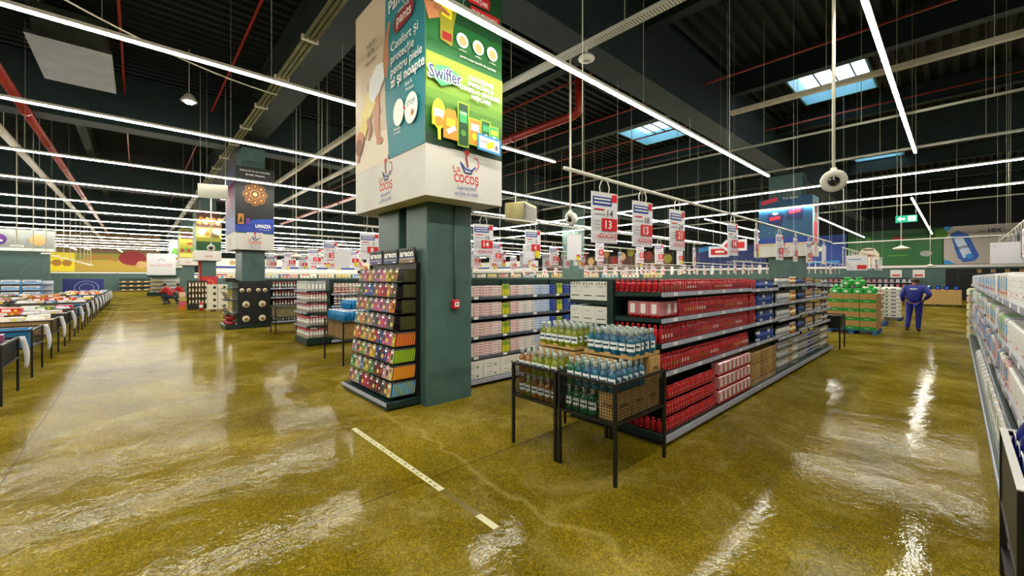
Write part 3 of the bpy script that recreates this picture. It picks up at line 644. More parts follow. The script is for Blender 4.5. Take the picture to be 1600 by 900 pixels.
# ------------------------------------------------------------------ bottles, boxes and packs (one builder per kind)
CLEAR_CAP = mat('#b9c4bc', 0.2, trans=0.3); LIQ = mat('tint', 0.06, trans=0.35, coat=0.4); LABELW = mat('#e9eeec', 0.4)
def mk_mouthwash():
    o = MB().lathe([(.028, 0), (.041, .004), (.042, .02), (.042, .135), (.038, .158), (.024, .176), (.0165, .186), (.0165, .196)], LIQ, 14, sx=1, sy=.86).build('mouthwash_bottle'); o['category'] = 'bottle'
    MB().lathe([(.019, .197), (.021, .2), (.021, .238), (.018, .244)], CLEAR_CAP, 12).build('cap', o)
    b = MB(); n = 8; vs = []
    for z in (.058, .128):
        for k in range(n + 1):
            a = math.pi + math.pi * (0.12 + .76 * k / n); vs.append((.0428 * math.cos(a), .0368 * math.sin(a) - .0004, z))
    b.add(vs, [(k, k + 1, n + 2 + k, n + 1 + k) for k in range(n)], LABELW, True)
    vs2 = [(v[0] * 1.01, v[1] * 1.012, .086 if v[2] < .1 else .104) for v in vs]; b.add(vs2, [(k, k + 1, n + 2 + k, n + 1 + k) for k in range(1, n - 1)], mat('#16324a', .4), True)
    b.build('label', o); return o
MOUTH = Kind(mk_mouthwash)
def mk_gel(form):
    def f():
        if form == 0: o = MB().lathe([(.022, 0), (.03, .004), (.03, .105), (.026, .125), (.02, .132)], TINT_GLOSS, 10, sx=1, sy=.68).build('shower_gel_bottle')
        else: o = MB().lathe([(.026, 0), (.031, .004), (.028, .05), (.031, .12), (.022, .137), (.014, .142)], TINT_GLOSS, 10, sx=1, sy=.68).build('shower_gel_bottle')
        o['category'] = 'bottle'
        MB().lathe([(.018, .1325 if form == 0 else .1425), (.019, .16), (.015, .165)], mat('#c4222c', .3), 10, sx=1, sy=.8).build('cap', o)
        b = MB(); b.box(-.014, -.0222, .045, .014, -.0205, .078, TINT); l = b.build('label', o)
        b = MB(); b.box(-.014, -.0222, .014, .014, -.0205, .022, mat('#d8555c', .4)); b.build('label_strip', o); return o
    return Kind(f)
GEL = [mk_gel(0), mk_gel(1)]
def mk_box(name, cat, sx, sy, sz, deco):
    def f():
        b = MB(); b.cbox(-sx / 2, -sy / 2, 0, sx / 2, sy / 2, sz, TINT, min(.003, sx / 12))
        deco(Panel(b, (-sx / 2, -sy / 2, 0), (1, 0, 0), (0, 0, 1)), sx, sz); o = b.build(name); o['category'] = cat; return o
    return Kind(f)
def d_tooth(c1, c2):
    def f(p, w, h):
        p.rect(w * .04, h * .2, w * .44, h * .8, c1); p.rect(w * .5, h * .18, w * .96, h * .4, c2); p.rect(w * .5, h * .58, w * .8, h * .76, INK['grey'])
    return f
TOOTH = [mk_box('toothpaste_box', 'box', .19, .16, .042, d_tooth(mat(a, .4), mat(b_, .4))) for a, b_ in (('#d9a7a4', '#b7434a'), ('#d8c9c4', '#8a8f9a'), ('#9fb4d8', '#2f5fa8'), ('#274a9c', '#0e2464'))]
BRUSH = mk_box('toothbrush_pack', 'box', .045, .03, .2, lambda p, w, h: (p.rect(w * .2, h * .1, w * .8, h * .5, INK['yellow']), p.rect(w * .2, h * .6, w * .8, h * .9, INK['leaf'])))
def d_can(p, w, h): p.rect(w * .1, h * .25, w * .9, h * .6, INK['white']); p.rect(w * .1, h * .7, w * .9, h * .8, INK['grey'])
def mk_can(name, cat, r, h, cap, band):
    def f():
        o = MB().lathe([(r * .9, 0), (r, .004), (r, h * .74), (r * .9, h * .78)], TINT_GLOSS, 10).build(name); o['category'] = cat
        MB().lathe([(r * .82, h * .782), (r * .82, h * .96), (r * .6, h)], mat(cap, .3), 10).build('cap', o)
        MB().lathe([(r * 1.01, h * .2), (r * 1.01, h * .55)], mat(band, .4), 10).build('label', o); return o
    return Kind(f)
CAN_D = mk_can('deodorant_can', 'can', .027, .17, '#101626', '#1d3f96'); CAN_L = mk_can('deodorant_can', 'can', .027, .17, '#23272e', '#aeb2b6'); CAN_O = mk_can('deodorant_can', 'can', .027, .17, '#e6e2d8', '#f0d8a0')
DYE = mk_box('hair_dye_box', 'box', .07, .06, .155, lambda p, w, h: (p.rect(w * .1, h * .45, w * .9, h * .92, INK['tan']), p.rect(w * .1, h * .12, w * .9, h * .28, INK['white'])))
def mk_multipack():
    t = bpy.data.objects.new('shrink_multipack', None); C.objects.link(t); t['category'] = 'pack'
    film = mat('#d9888c', .15, trans=.25); rd = mat('#b8141f', .2); cp = mat('#e8e2e0', .3)
    b = MB()
    for i in range(2):
        for j in range(2): b.lathe([(.024, 0), (.031, .004), (.031, .15), (.02, .17)], rd, 8, at=((i - .5) * .064, (j - .5) * .05, .002))
    b.build('bottle_bundle', t)
    MB().cbox(-.068, -.054, .03, .068, .054, .175, film, .014).build('film', t)
    MB().box(-.03, -.0565, .05, .03, -.0545, .15, cp).build('label', t)
    return t
MULTI = Kind(mk_multipack)
SHIP = mk_box('shipping_carton', 'box', .2, .26, .24, lambda p, w, h: (p.rect(w * .1, h * .3, w * .75, h * .36, INK['black']), p.rect(w * .1, h * .55, w * .5, h * .58, INK['brown']), p.rect(0, h * .7, w, h * .715, INK['gold'])))
TOWER = mk_can('jar', 'jar', .04, .16, '#d8d6cc', '#7d7f7a')

# ------------------------------------------------------------------ gondola shelving
def gondola(label, x0, x1, yc, ym, yp, top, lev_m, lev_p, base=.12, end=True, name='gondola_shelf', modx=None, rail=None):
    """runs along x; shelves reach ym below yc (facing the viewer's side) and yp above; lev_* are shelf tops"""
    t = thing(name, label, 'shelving', (0, 0, 0))
    b = MB(); b.cbox(x0, yc - ym, .05, x1, yc + yp, base, GREEN_STEEL, .004); b.box(x0 + .05, yc - ym + .05, 0, x1 - .05, yc + yp - .05, .05, BLACK); b.build('base_deck', t)
    MB().box(x0 + .04, yc - .012, base, x1 - .04, yc + .012, top, GREEN_STEEL).build('back_panel', t)
    L = modx or [x0 + .02 + i * 1.33 for i in range(int((x1 - x0 - .04) / 1.33) + 1)] + [x1 - .02]
    for x in (L if end else L[1:-1]): MB().cbox(x - .025, yc - .04, base, x + .025, yc + .04, top + .01, GREEN_STEEL, .003).build('upright', t)
    for sgn, dep, lev in ((-1, ym, lev_m), (1, yp, lev_p)):
        for k, z in enumerate(lev):
            for i in range(len(L) - 1):
                zz = z[i % len(z)] if isinstance(z, (list, tuple)) else z; dd = dep - .05; a, c = yc + sgn * .041, yc + sgn * dd
                s = MB(); s.box(L[i] + .003, min(a, c), zz - .03, L[i + 1] - .003, max(a, c), zz, GREEN_STEEL)
                for xx in (L[i] + .004, L[i + 1] - .01):
                    s.plate([(xx, a, zz - .052), (xx, c, zz - .035), (xx, c, zz - .03), (xx, a, zz - .03)][::(1 if sgn < 0 else -1)], (-1, 0, 0), -.005, GREEN_STEEL)
                so = s.build('shelf', t)
                r = MB(); e = c + sgn * .012; r.box(L[i] + .003, min(c + sgn * .001, e), zz - .042, L[i + 1] - .003, max(c + sgn * .001, e), zz + .004, rail or RAIL_GREY)
                r.box(L[i] + .003, min(c, e), zz - .05, L[i + 1] - .003, max(c, e), zz - .042, BLACK)
                for q in range(2): xx = L[i] + .25 + q * .62; r.box(xx, min(e, e + sgn * .0015), zz - .038, xx + .09, max(e, e + sgn * .0015), zz + .0, PAPER)
                r.build('price_rail', so)
    for sgn, dep in ((-1, ym), (1, yp)):
        if dep > .05:
            e = yc + sgn * dep; r = MB(); r.box(x0 + .004, min(e, e + sgn * .012), base - .07, x1, max(e, e + sgn * .012), base - .005, RAIL_GREY); r.build('kick_rail', t)
    return t
# --- the red gondola on the main aisle
RL = [1.585, 1.31, 1.05, .745]
RMOD = [4.0, 5.35, 6.72, 8.08, 9.45, 10.8, 12.3]
RLEV = [[1.585, 1.585, 1.57, 1.62, 1.62, 1.585], [1.31, 1.31, 1.31, 1.31, 1.31, 1.31], [1.05, 1.05, 1.05, 1.02, 1.05, 1.03], [.745, .745, .745, .70, .745, .74]]
gondola('long dark green gondola filled with red bottles along the main aisle', 3.98, 12.32, 2.68, .66, .66, 1.715, RLEV, [1.475, 1.205, .87, .55], modx=RMOD)
MB_bottom = .122
tones = ['#b3121c', '#a90f19', '#bb1822', '#9e0d17']
runs = [('#8a5a30', 9), ('#d9c8c4', 4), ('#8a1820', 8), ('#c09a4a', 5), ('#ded0cc', 4), ('#5a1218', 9), ('#96683a', 7), ('#d2c2be', 3)]
SHN = ['top', 'second', 'third', 'fourth']
for k in range(4):
    z = RL[k] + .001; seq = []; i = k * 2
    while len(seq) < 60: seq += [runs[i % 8][0]] * runs[i % 8][1]; i += 1
    n = 45 if k < 3 else 40
    for q in range(n):
        x = 4.06 + q * .066
        zz = (RLEV[k][0] if x < 5.35 else RLEV[k][1] if x < 6.72 else RLEV[k][2]) + .001
        if min(abs(x - m) for m in (5.35, 6.72)) < .03: continue
        if k == 1 and q < 6: continue
        o = GEL[(q // 5 + k) % 2].put((x, 2.105, zz), 0, 'red shower gel bottle in the front row, %s shelf of the long gondola' % SHN[k], 'red bottles on the %s shelf' % SHN[k], tones[(q * 7 + k) % 4], {'label': seq[q]}); o.scale = (1.04, 1, .84 if k == 0 else 1.18)
    for q in range(8):
        if k == 1: continue
        o = GEL[0].put((4.045, 2.16 + q * .066, z), -math.pi / 2, 'red shower gel bottle at the near end of the %s shelf, side on' % SHN[k], 'red bottles at the end of the %s shelf' % SHN[k], tones[(q + k) % 4], {'label': '#9a1a22'}); o.scale = (1.04, 1, .84 if k == 0 else 1.18)
for q in range(3): MULTI.put((4.09 + .005 * q, 2.17 + q * .13, RL[1] + .001), -math.pi / 2, 'clear-wrapped pack of red bottles, near end of the second shelf, %s from the corner' % ORD[q], 'wrapped packs on the second shelf')
for q in range(2): MULTI.put((4.24 + .145 * q, 2.16, RL[1] + .001), 0, 'clear-wrapped pack of red bottles on the second shelf facing the aisle, %s from the end' % ORD[q], 'wrapped packs on the second shelf')
# bottom deck: red bottles in three layers, wrapped packs, brown cartons
for lay in range(3):
    for q in range(20):
        if lay == 2 and q < 1: continue
        GEL[1].put((4.1 + q * .066, 2.075 + .004 * lay, MB_bottom + lay * .1665), 0, 'red bottle in the %s layer of the pile on the bottom deck' % ('lowest', 'middle', 'highest')[lay], 'piled red bottles, %s layer' % ('lowest', 'middle', 'highest')[lay], tones[q % 4], {'label': '#c9525a'})
for q in range(6): GEL[1].put((4.045, 2.12 + q * .066, MB_bottom), -math.pi / 2, 'red bottle at the near end of the bottom deck, side on', 'red bottles at the end of the bottom deck', tones[q % 4], {'label': '#a02028'})
for lay in range(3):
    for q in range(8): MULTI.put((5.5 + q * .148, 2.09, MB_bottom + lay * .178), 0, 'clear-wrapped pink-red multipack in the %s layer on the bottom deck' % ('lowest', 'middle', 'highest')[lay], 'wrapped packs on the bottom deck, %s layer' % ('lowest', 'middle', 'highest')[lay])
for lay in range(2):
    for q in range(6): SHIP.put((6.84 + q * .205, 2.2, MB_bottom + lay * .242), 0, 'plain brown carton on the bottom deck after the wrapped packs, %s layer' % ('lower', 'upper')[lay], 'brown cartons on the bottom deck, %s layer' % ('lower', 'upper')[lay], ('#a8834a', '#b48f55', '#9a7540')[q % 3])
# the far half: mixed toiletries
zones = [(7.12, 7.95, CAN_D, .062, ['#173a94', '#1d49ad', '#15307a', '#e0e4ea'], 'blue deodorant can', 'can'), (8.14, 8.95, CAN_L, .06, ['#e9e7e0', '#dcdad2'], 'white deodorant can with dark cap', 'can'), (8.99, 9.4, CAN_O, .06, ['#d9701a', '#e0a020', '#b8461a'], 'orange deodorant can', 'can'),
         (9.52, 10.0, CAN_D, .062, ['#1f3a30', '#26463a', '#2b2b2b'], 'dark green spray can', 'can'), (10.06, 10.74, DYE, .076, ['#6a4a42', '#7a5648', '#54403a'], 'brown hair dye box', 'box'), (10.86, 11.5, DYE, .076, ['#4a4a3a', '#7f9fb4', '#63563f'], 'dark hair dye box', 'box'), (11.55, 12.24, CAN_L, .064, ['#d8d4ca', '#3a3a3e', '#7a2a2e'], 'small grey and white spray can', 'can')]
for k in range(4):
    for x0, x1, K, st, cs, nm, cat in zones:
        n = int((x1 - x0) / st)
        for q in range(n):
            x = x0 + .03 + q * st; i = max(j for j in range(6) if RMOD[j] <= x)
            o = K.put((x, 2.12, RLEV[k][i] + .001), 0, '%s, %s shelf, far half of the long gondola' % (nm, SHN[k]), '%ss on the %s shelf' % (nm, SHN[k]), cs[(q // 2 + k) % len(cs)]); o.scale = (1.1, 1, .8 if k == 0 else 1.15)
bott = [(8.15, 8.7, '#b8b8b8', 'silver-grey'), (8.8, 9.0, '#a8834a', 'tan'), (9.1, 9.4, '#dad8d2', 'white'), (9.5, 10.15, '#8d8f90', 'grey'), (10.2, 10.6, '#173a9a', 'blue'), (10.65, 11.3, '#6a6a62', 'dark grey'), (11.35, 11.9, '#d0cdc4', 'off-white'), (11.95, 12.2, '#b08a4c', 'kraft brown')]
for x0, x1, c, nm in bott:
    for lay in range(3):
        q = 0
        while x0 + q * .09 < x1: TOWER.put((x0 + .045 + q * .09, 2.12, MB_bottom + lay * .162), 0, '%s jar on the bottom deck, far half, %s layer' % (nm, ('lowest', 'middle', 'highest')[lay]), '%s jars on the bottom deck, %s layer' % (nm, ('lowest', 'middle', 'highest')[lay]), c); q += 1
# a few cartons of sponges on the left-hand side shelves, seen from the end
def d_white(p, w, h):
    p.rect(w * .12, h * .22, w * .75, h * .27, INK['black']); p.rect(w * .12, h * .46, w * .9, h * .468, INK['grey']); p.rect(w * .2, h * .72, w * .6, h * .76, INK['grey'])
WCART = mk_box('white_carton', 'box', .185, .28, .195, d_white)
def d_notch(p, w, h): d_white(p, w, h); [p.rect(w * (.1 + .22 * i), h * .86, w * (.16 + .22 * i), h, INK['black']) for i in range(4)]
NCART = mk_box('white_carton', 'box', .185, .28, .215, d_notch)
for q in range(3):
    NCART.put((4.15, 2.815 + q * .188, 1.476), -math.pi / 2, 'white carton with a notched top edge on the top end shelf, %s from the post' % ORD[q], None, '#dcdad2')
    WCART.put((4.15, 2.815 + q * .188, 1.206), -math.pi / 2, 'plain white printed carton on the second end shelf, %s from the post' % ORD[q], None, '#dcdad2')
# --- the toothpaste gondola behind it
TLEV = [1.43, 1.11, .79, .47]
TM = [3.7, 5.05, 6.4, 7.75, 9.1, 10.45]
gondola('dark green gondola stacked with flat toothpaste boxes behind the near column', 3.68, 10.47, 5.8, .64, .64, 1.70, TLEV, [1.43, 1.1, .77, .44], modx=TM, rail=noise_mat('#4a525e', '#59626e', 20, .4))
for k in range(4):
    for q in range(14):
        x = 3.86 + q * .2
        if min(abs(x - m) for m in TM) < .0: continue
        if q in (4, 11): continue
        typ = 0 if q < 6 else (1 if q < 8 else 2 if q < 10 else 3); c = ['#ead6d0', '#ece6e0', '#ccd8ea', '#1c3f96'][typ]
        if typ == 0 and q % 3 == 0: c = '#efece6'
        for h in range(5 if k else 4):
            TOOTH[typ].put((x, 5.30, TLEV[k] + .001 + h * .0435 + 0), 0, '%s toothpaste box in the flat stacks on the %s shelf of its gondola' % (['pinkish', 'off-white', 'pale blue', 'dark blue'][typ], SHN[k]), '%s toothpaste boxes, %s shelf' % (['pinkish', 'off-white', 'pale blue', 'dark blue'][typ], SHN[k]), c)
    for q in (4, 11):
        for j in range(3): BRUSH.put((3.86 + q * .2 - .055 + j * .052, 5.24, TLEV[k] + .001), 0, 'upright yellow and green toothbrush pack between the toothpaste stacks on the %s shelf' % SHN[k], 'toothbrush packs, %s shelf' % SHN[k], '#c9c22a' if j != 1 else '#8ab83a')
def d_big(p, w, h): p.limb([(w * .2, h * .2), (w * .5, h * .22), (w * .55, h * .5), (w * .2, h * .55)], .006, INK['grey']); p.rect(w * .62, h * .2, w * .75, h * .4, INK['leaf'])
BIGC = mk_box('white_carton', 'box', .36, .34, .14, d_big)
for lay in range(2):
    for q in range(6): BIGC.put((3.95 + q * .37, 5.36, .121 + lay * .142), 0, 'large white carton on the bottom deck of the toothpaste gondola, %s layer' % ('lower', 'upper')[lay], 'large white cartons, %s layer' % ('lower', 'upper')[lay], '#d9d5cc')

# ------------------------------------------------------------------ wire-sided display tables
def wire_table(label, x0, x1, y0, y1, zt=.855, zb=.5, name='display_table', grid=.026, sides='xXyY', fill=None):
    t = thing(name, label, 'table', (x0, y0, 0)); w, l = x1 - x0, y1 - y0; s = .03
    for i, (ax, ay) in enumerate(((0, 0), (w - s, 0), (0, l - s), (w - s, l - s))): MB().cbox(ax, ay, 0, ax + s, ay + s, zt, BLACK, .003).build('leg', t)
    for z in (zb, zt - .025):
        b = MB()
        b.box(s, .003, z, w - s, s - .003, z + .025, BLACK); b.box(s, l - s + .003, z, w - s, l - .003, z + .025, BLACK)
        b.box(.003, s, z, s - .003, l - s, z + .025, BLACK); b.box(w - s + .003, s, z, w - .003, l - s, z + .025, BLACK); b.build('frame_rail', t)
    MB().box(s, s, zb, w - s, l - s, zb + .012, BLACK).build('bottom_board', t)
    for sd in sides:
        b = MB(); g = .0032
        if sd in 'xX':
            x = .012 if sd == 'x' else w - .015; y = s + grid / 2
            while y < l - s: b.box(x, y, zb + .025, x + g, y + g, zt - .025, BLACK); y += grid
            z = zb + .04
            while z < zt - .03: b.box(x - g, s, z, x, l - s, z + g, BLACK); z += grid
        else:
            y = .012 if sd == 'y' else l - .015; x = s + grid / 2
            while x < w - s: b.box(x, y, zb + .025, x + g, y + g, zt - .025, BLACK); x += grid
            z = zb + .04
            while z < zt - .03: b.box(s, y - g, z, w - s, y, z + g, BLACK); z += grid
        b.build('wire_mesh', t)
    if fill:
        b = MB(); b.box(s + .01, s + .01, zb + .013, w - s - .01, l - s - .01, zt - .03, fill); b.build('lining', t)
    return t
wire_table('nearest black wire-sided table, heaped with green and teal mouthwash', 2.92, 3.79, 1.91, 2.545)
wire_table('black wire-sided table of yellow-green mouthwash beside the nearest table', 2.92, 3.79, 2.57, 3.19)
def open_carton(x0, y0, z0, x1, y1, z1, label, text=True, name='mouthwash_carton'):
    t = thing(name, label, 'carton', (x0, y0, z0)); w, l, h = x1 - x0, y1 - y0, z1 - z0
    MB().cbox(0, 0, 0, w, l, h, KRAFT, .004).build('body', t)
    b = MB(); b.box(w * .48, -.001, h * .02, w * .52, l + .001, h + .001, mat('#a57f44', .6)); b.build('tape', t)
    if text:
        b = MB(); p = Panel(b, (0, 0, 0), (1, 0, 0), (0, 0, 1)); p.text('LISTERINE', h * .2, w / 2, h * .45, INK['brown'], bold=.02, width=w * .55)
        p2 = Panel(b, (0, l, 0), (0, -1, 0), (0, 0, 1)); p2.text('LISTERINE', h * .2, l / 2, h * .45, INK['brown'], bold=.02, width=l * .55); b.build('printing', t)
    return t
def tray_c(x0, y0, x1, y1, z, label):
    t = MB(); t.box(x0, y0, z, x1, y1, z + .006, KRAFT); n = 9
    for (a0, b0, a1, b1) in ((x0, y0, x1, y0), (x0, y1, x1, y1), (x0, y0, x0, y1), (x1, y0, x1, y1)):
        for k in range(n):
            f, g = k / n, (k + 1) / n; hz = .03 + .012 * math.sin(k * 1.9)
            t.box(min(a0 + (a1 - a0) * f, a0 + (a1 - a0) * g) - .002, min(b0 + (b1 - b0) * f, b0 + (b1 - b0) * g) - .002, z - .0, max(a0 + (a1 - a0) * f, a0 + (a1 - a0) * g) + .002, max(b0 + (b1 - b0) * f, b0 + (b1 - b0) * g) + .002, z + hz, KRAFT)
    return tag(t.build('cardboard_tray'), label, 'tray')
Z1, Z2, Z3 = .513, .757, 1.012
GRN, TL, TB, YG, AM = ['#067038', '#087d42', '#055f30'], ['#08686c', '#08706c'], ['#0a6484', '#085a7a', '#0c7090'], ['#8a9a0c', '#93a210', '#7d8c0a'], ['#a87414', '#96640e']
def bott_row(xs, ys, z, cols, label, group):
    for i, x in enumerate(xs):
        for j, y in enumerate(ys):
            MOUTH.put((x + random.uniform(-.002, .002), y + random.uniform(-.002, .002), z), -math.pi / 2 + random.uniform(-.25, .25), label, group, cols(i, j) if callable(cols) else cols[(i + j) % len(cols)])
fr = lambda a, n, s: [a + s * k for k in range(n)]
# nearest table: y 1.95..2.5
bott_row(fr(3.0, 2, .088), fr(2.20, 4, .088), Z1, GRN, 'green mouthwash bottle behind the wire front of the nearest table, in the lower layer', 'green bottles in the lower layer of the nearest table')
for k in range(3): open_carton(3.0 + k * .25, 1.955, Z1, 3.24 + k * .25, 2.14, Z2 - .003, 'brown mouthwash carton behind the side mesh of the nearest table, %s from its corner' % ORD[k])
for k in range(2): open_carton(3.19 + k * .28, 2.17, Z1, 3.46 + k * .28, 2.5, Z2 - .003, 'brown mouthwash carton hidden in the middle of the nearest table, %s row' % ('front', 'rear')[k], False)
cA = lambda i, j: GRN[i % 3] if j >= 5 else (TL[0] if j == 4 else TB[(i + j) % 3])
bott_row(fr(2.995, 3, .09), fr(1.99, 6, .09), Z2, cA, 'mouthwash bottle in the front rows of the upper layer of the nearest table', 'front upper bottles of the nearest table')
bott_row(fr(3.27, 3, .09), [1.99, 2.08], Z2, TB, 'teal mouthwash bottle along the mesh side of the nearest table, beside the brown carton', 'side bottles of the nearest table')
open_carton(3.56, 1.95, Z2, 3.75, 2.13, .995, 'open brown mouthwash carton printed with dark letters at the nearest table\'s rear corner')
open_carton(3.26, 2.16, Z2, 3.74, 2.5, .985, 'brown carton under the raised teal bottles of the nearest table', False)
tray_c(3.27, 1.965, 3.76, 2.5, 1.004, 'wavy-edged cardboard tray holding the raised teal bottles')
bott_row(fr(3.325, 5, .09), fr(2.01, 6, .088), Z3, lambda i, j: TB[(i * 2 + j) % 3] if j < 5 else '#0d7280', 'teal-blue mouthwash bottle standing in the raised cardboard tray', 'raised teal bottles')
# second table: y 2.61..3.15
bott_row(fr(3.0, 2, .09), fr(2.645, 6, .09), Z1, lambda i, j: AM[j % 2] if j != 4 else YG[0], 'amber mouthwash bottle behind the wire front of the second table', 'amber bottles in the lower layer of the second table')
for k in range(2): open_carton(3.19 + k * .28, 2.62, Z1, 3.46 + k * .28, 3.14, Z2 - .003, 'brown carton hidden inside the second mouthwash table, %s row' % ('front', 'rear')[k], False)
bott_row(fr(2.995, 3, .09), fr(2.645, 6, .09), Z2, lambda i, j: AM[j % 2] if j > 3 else YG[(i + j) % 3], 'yellow-green or amber mouthwash bottle in the front rows of the second table', 'front upper bottles of the second table')
open_carton(3.27, 2.62, Z2, 3.74, 3.14, .985, 'brown carton under the raised yellow-green bottles of the second table', False)
tray_c(3.27, 2.62, 3.75, 3.14, 1.004, 'wavy-edged cardboard tray holding the raised yellow-green bottles')
bott_row(fr(3.325, 5, .09), fr(2.66, 6, .088), Z3, YG, 'yellow-green mouthwash bottle standing in the raised cardboard tray of the second table', 'raised yellow-green bottles')
# ------------------------------------------------------------------ hanging price tags on their rails
TAGW = mat('#e6e5ea', 0.45); TAGR = mat('#d3202a', 0.45); TAGB = mat('#23459a', 0.45); TAGY = mat('#e6cf1e', 0.45)
def mk_tag(form, old, new):
    def f():
        t = bpy.data.objects.new('price_tag', None); C.objects.link(t); t['category'] = 'price tag'
        w, h = .40, .57
        b = MB(); b.box(-.003, -w / 2, -.12 - h, .003, w / 2, -.12, TAGW)
        for sgn in (-1, 1):
            p = Panel(b, (sgn * .003, -sgn * -w / 2, -.12 - h), (0, sgn, 0), (0, 0, 1)) if sgn > 0 else Panel(b, (-.003, w / 2, -.12 - h), (0, -1, 0), (0, 0, 1))
            if sgn > 0: p = Panel(b, (.003, -w / 2, -.12 - h), (0, 1, 0), (0, 0, 1))
            if form != 2:
                p.rect(.02, h - .15, .31, h - .05, TAGB); p.rect(.31, h - .10, .39, h - .01, TAGR)
                for q in range(2): p.rect(.04, h - .085 - q * .04, .29, h - .068 - q * .04, PAPER)
                p.rect(.04, h - .20, .19, h - .185, TAGR); p.rect(.04, h - .25, .21, h - .24, INK['grey'])
                p.text(old, .11, .28, h - .27, INK['black']); p.rect(.22, h - .305, .34, h - .298, INK['black'])
                p.rect(.15, .14, .385, .28, TAGR); p.text(new, .13, .25, .165, INK['white'], bold=.02)
                for q in range(3): p.rect(.02, .16 + q * .04, .12, .168 + q * .04, INK['grey'])
                if form == 0: p.text('La', .07, .10, .06, TAGR, tilt=.2); p.text('COCOȘ', .075, .24, .055, TAGR, bold=.02)
                else: p.disc(.30, .08, .075, TAGY, 14)
            else: p.rect(.26, .06, .37, .12, TAGR); p.disc(.3, .04, .05, TAGY, 12)
        b.build('card', t)
        b = MB(); b.tube([(0, -.06, -.13), (0, -.075, -.06), (0, -.05, -.0), (0, -.02, .028), (0, 0, .035), (0, .02, .028), (0, .05, 0), (0, .075, -.06), (0, .06, -.13)], .006, WHITE, 6); b.box(-.006, -.16, -.135, .006, .16, -.118, WHITE); b.build('hook', t)
        return t
    return Kind(f)
TAGS = [mk_tag(0, '14', '13'), mk_tag(0, '18', '13'), mk_tag(0, '24', '21'), mk_tag(0, '16', '14'), mk_tag(1, '5', '4'), mk_tag(2, '', ''), mk_tag(1, '9', '8')]
def rail(y, x0, x1, z, label, xs, kinds, what, wob=True, across=False, uniq=True):
    t = thing('tag_rail', label, 'rail', (0, 0, 0))
    MB().tube([(x0, y, z), (x1, y, z)] if not across else [(y, x0, z), (y, x1, z)], .02, mat('#dddcd2', .35), 10).build('rail_tube', t)
    n = max(2, int((x1 - x0) / 4) + 1)
    for k in range(n):
        x = x0 + .3 + (x1 - x0 - .6) * k / (n - 1); a = (x, y, z + .02) if not across else (y, x, z + .02)
        MB().bar(a, (a[0], a[1], 8.76), .007, GREY_RAIL).build('hanging_wire', t)
    for i, x in enumerate(xs):
        kd = kinds[i % len(kinds)]; loc = (x, y, z - .035 + .0) if not across else (y, x, z - .035)
        TAGS[kd].put(loc, math.pi / 2 + random.uniform(-.22, .22) + (math.pi / 2 if across else 0), ('%s price tag from the near end of the rail %s' % (ORD[i], what)) if uniq else 'small white price tag hanging in the row ' + what, None if uniq else 'price tags ' + what)
rail(2.7, 3.2, 16.3, 2.86, 'white rail of large price tags above the red gondola', [3.9, 4.73, 5.68, 7.82, 9.09, 10.66, 12.0, 13.4, 15.2], [0, 1, 2, 3, 4, 0, 2, 1, 5], 'above the red gondola')
rail(5.8, 3.9, 14.0, 2.86, 'white rail of price tags above the toothpaste gondola', [4.62, 5.9, 7.22, 8.18, 10.03, 11.08, 12.37, 13.4], [3, 4, 5, 3, 1, 0, 6, 6], 'above the toothpaste gondola')
rail(8.7, 3.4, 15.5, 2.86, 'white rail of price tags two rows behind the near column', [3.75, 4.9, 6.2, 7.4, 8.6, 9.8, 11.0, 12.3, 13.6, 14.9], [6, 0, 4, 2, 5, 1, 6, 0, 3, 4], 'two rows behind the near column')
rail(11.6, 3.3, 15.5, 2.86, 'white rail of price tags above the end cap of clear bottles', [3.9, 5.1, 6.4, 7.6, 8.9, 10.1, 11.3, 12.6, 13.9, 15.0], [2, 6, 5, 0, 1, 4, 2, 0, 3, 1], 'above the clear-bottle end cap')
for k, (y, nm) in enumerate(((14.6, 'one row past the clear-bottle end cap'), (17.6, 'level with the second column'), (20.6, 'just past the second column'), (23.6, 'farther past the second column'))):
    rail(y, 4.2, 15.5, 2.86, 'white rail of small price tags ' + nm, [4.4 + 1.3 * i for i in range(9)], [0, 4, 2, 6, 1], nm, uniq=False)
rail(2.9, 19.5, 32, 2.86, 'white rail of crowded price tags above the sack pallets', [19.6 + .62 * i for i in range(20)], [0, 5, 5, 2, 5, 5], 'above the sack pallets', uniq=False)
rail(-.9, 6.0, 21, 2.86, 'white rail of price tags above the right gondola', [7.6, 9.4, 11.2, 12.2, 12.8, 13.4, 14, 14.6, 15.5, 16.5], [5, 5, 0, 5, 2, 5, 0, 5, 5, 1], 'above the right gondola')
for y in (5.8, 8.8, 11.8, 14.8, 17.8, 20.8, 24, 28):
    rail(y, 25.5, 40, 2.7, 'thin far rail of little price tags, line %s from the teal banner box column' % ORD[int(y // 3) - 1], [25.8 + 1.5 * i for i in range(9)], [0, 4, 2, 5, 6, 1, 3], 'on far rail line %s' % ORD[int(y // 3) - 1], uniq=False)
rail(18.3, -1.3, 3.0, 2.95, 'thin white rail crossing the aisle above the walking man', [], [0], '', across=True)
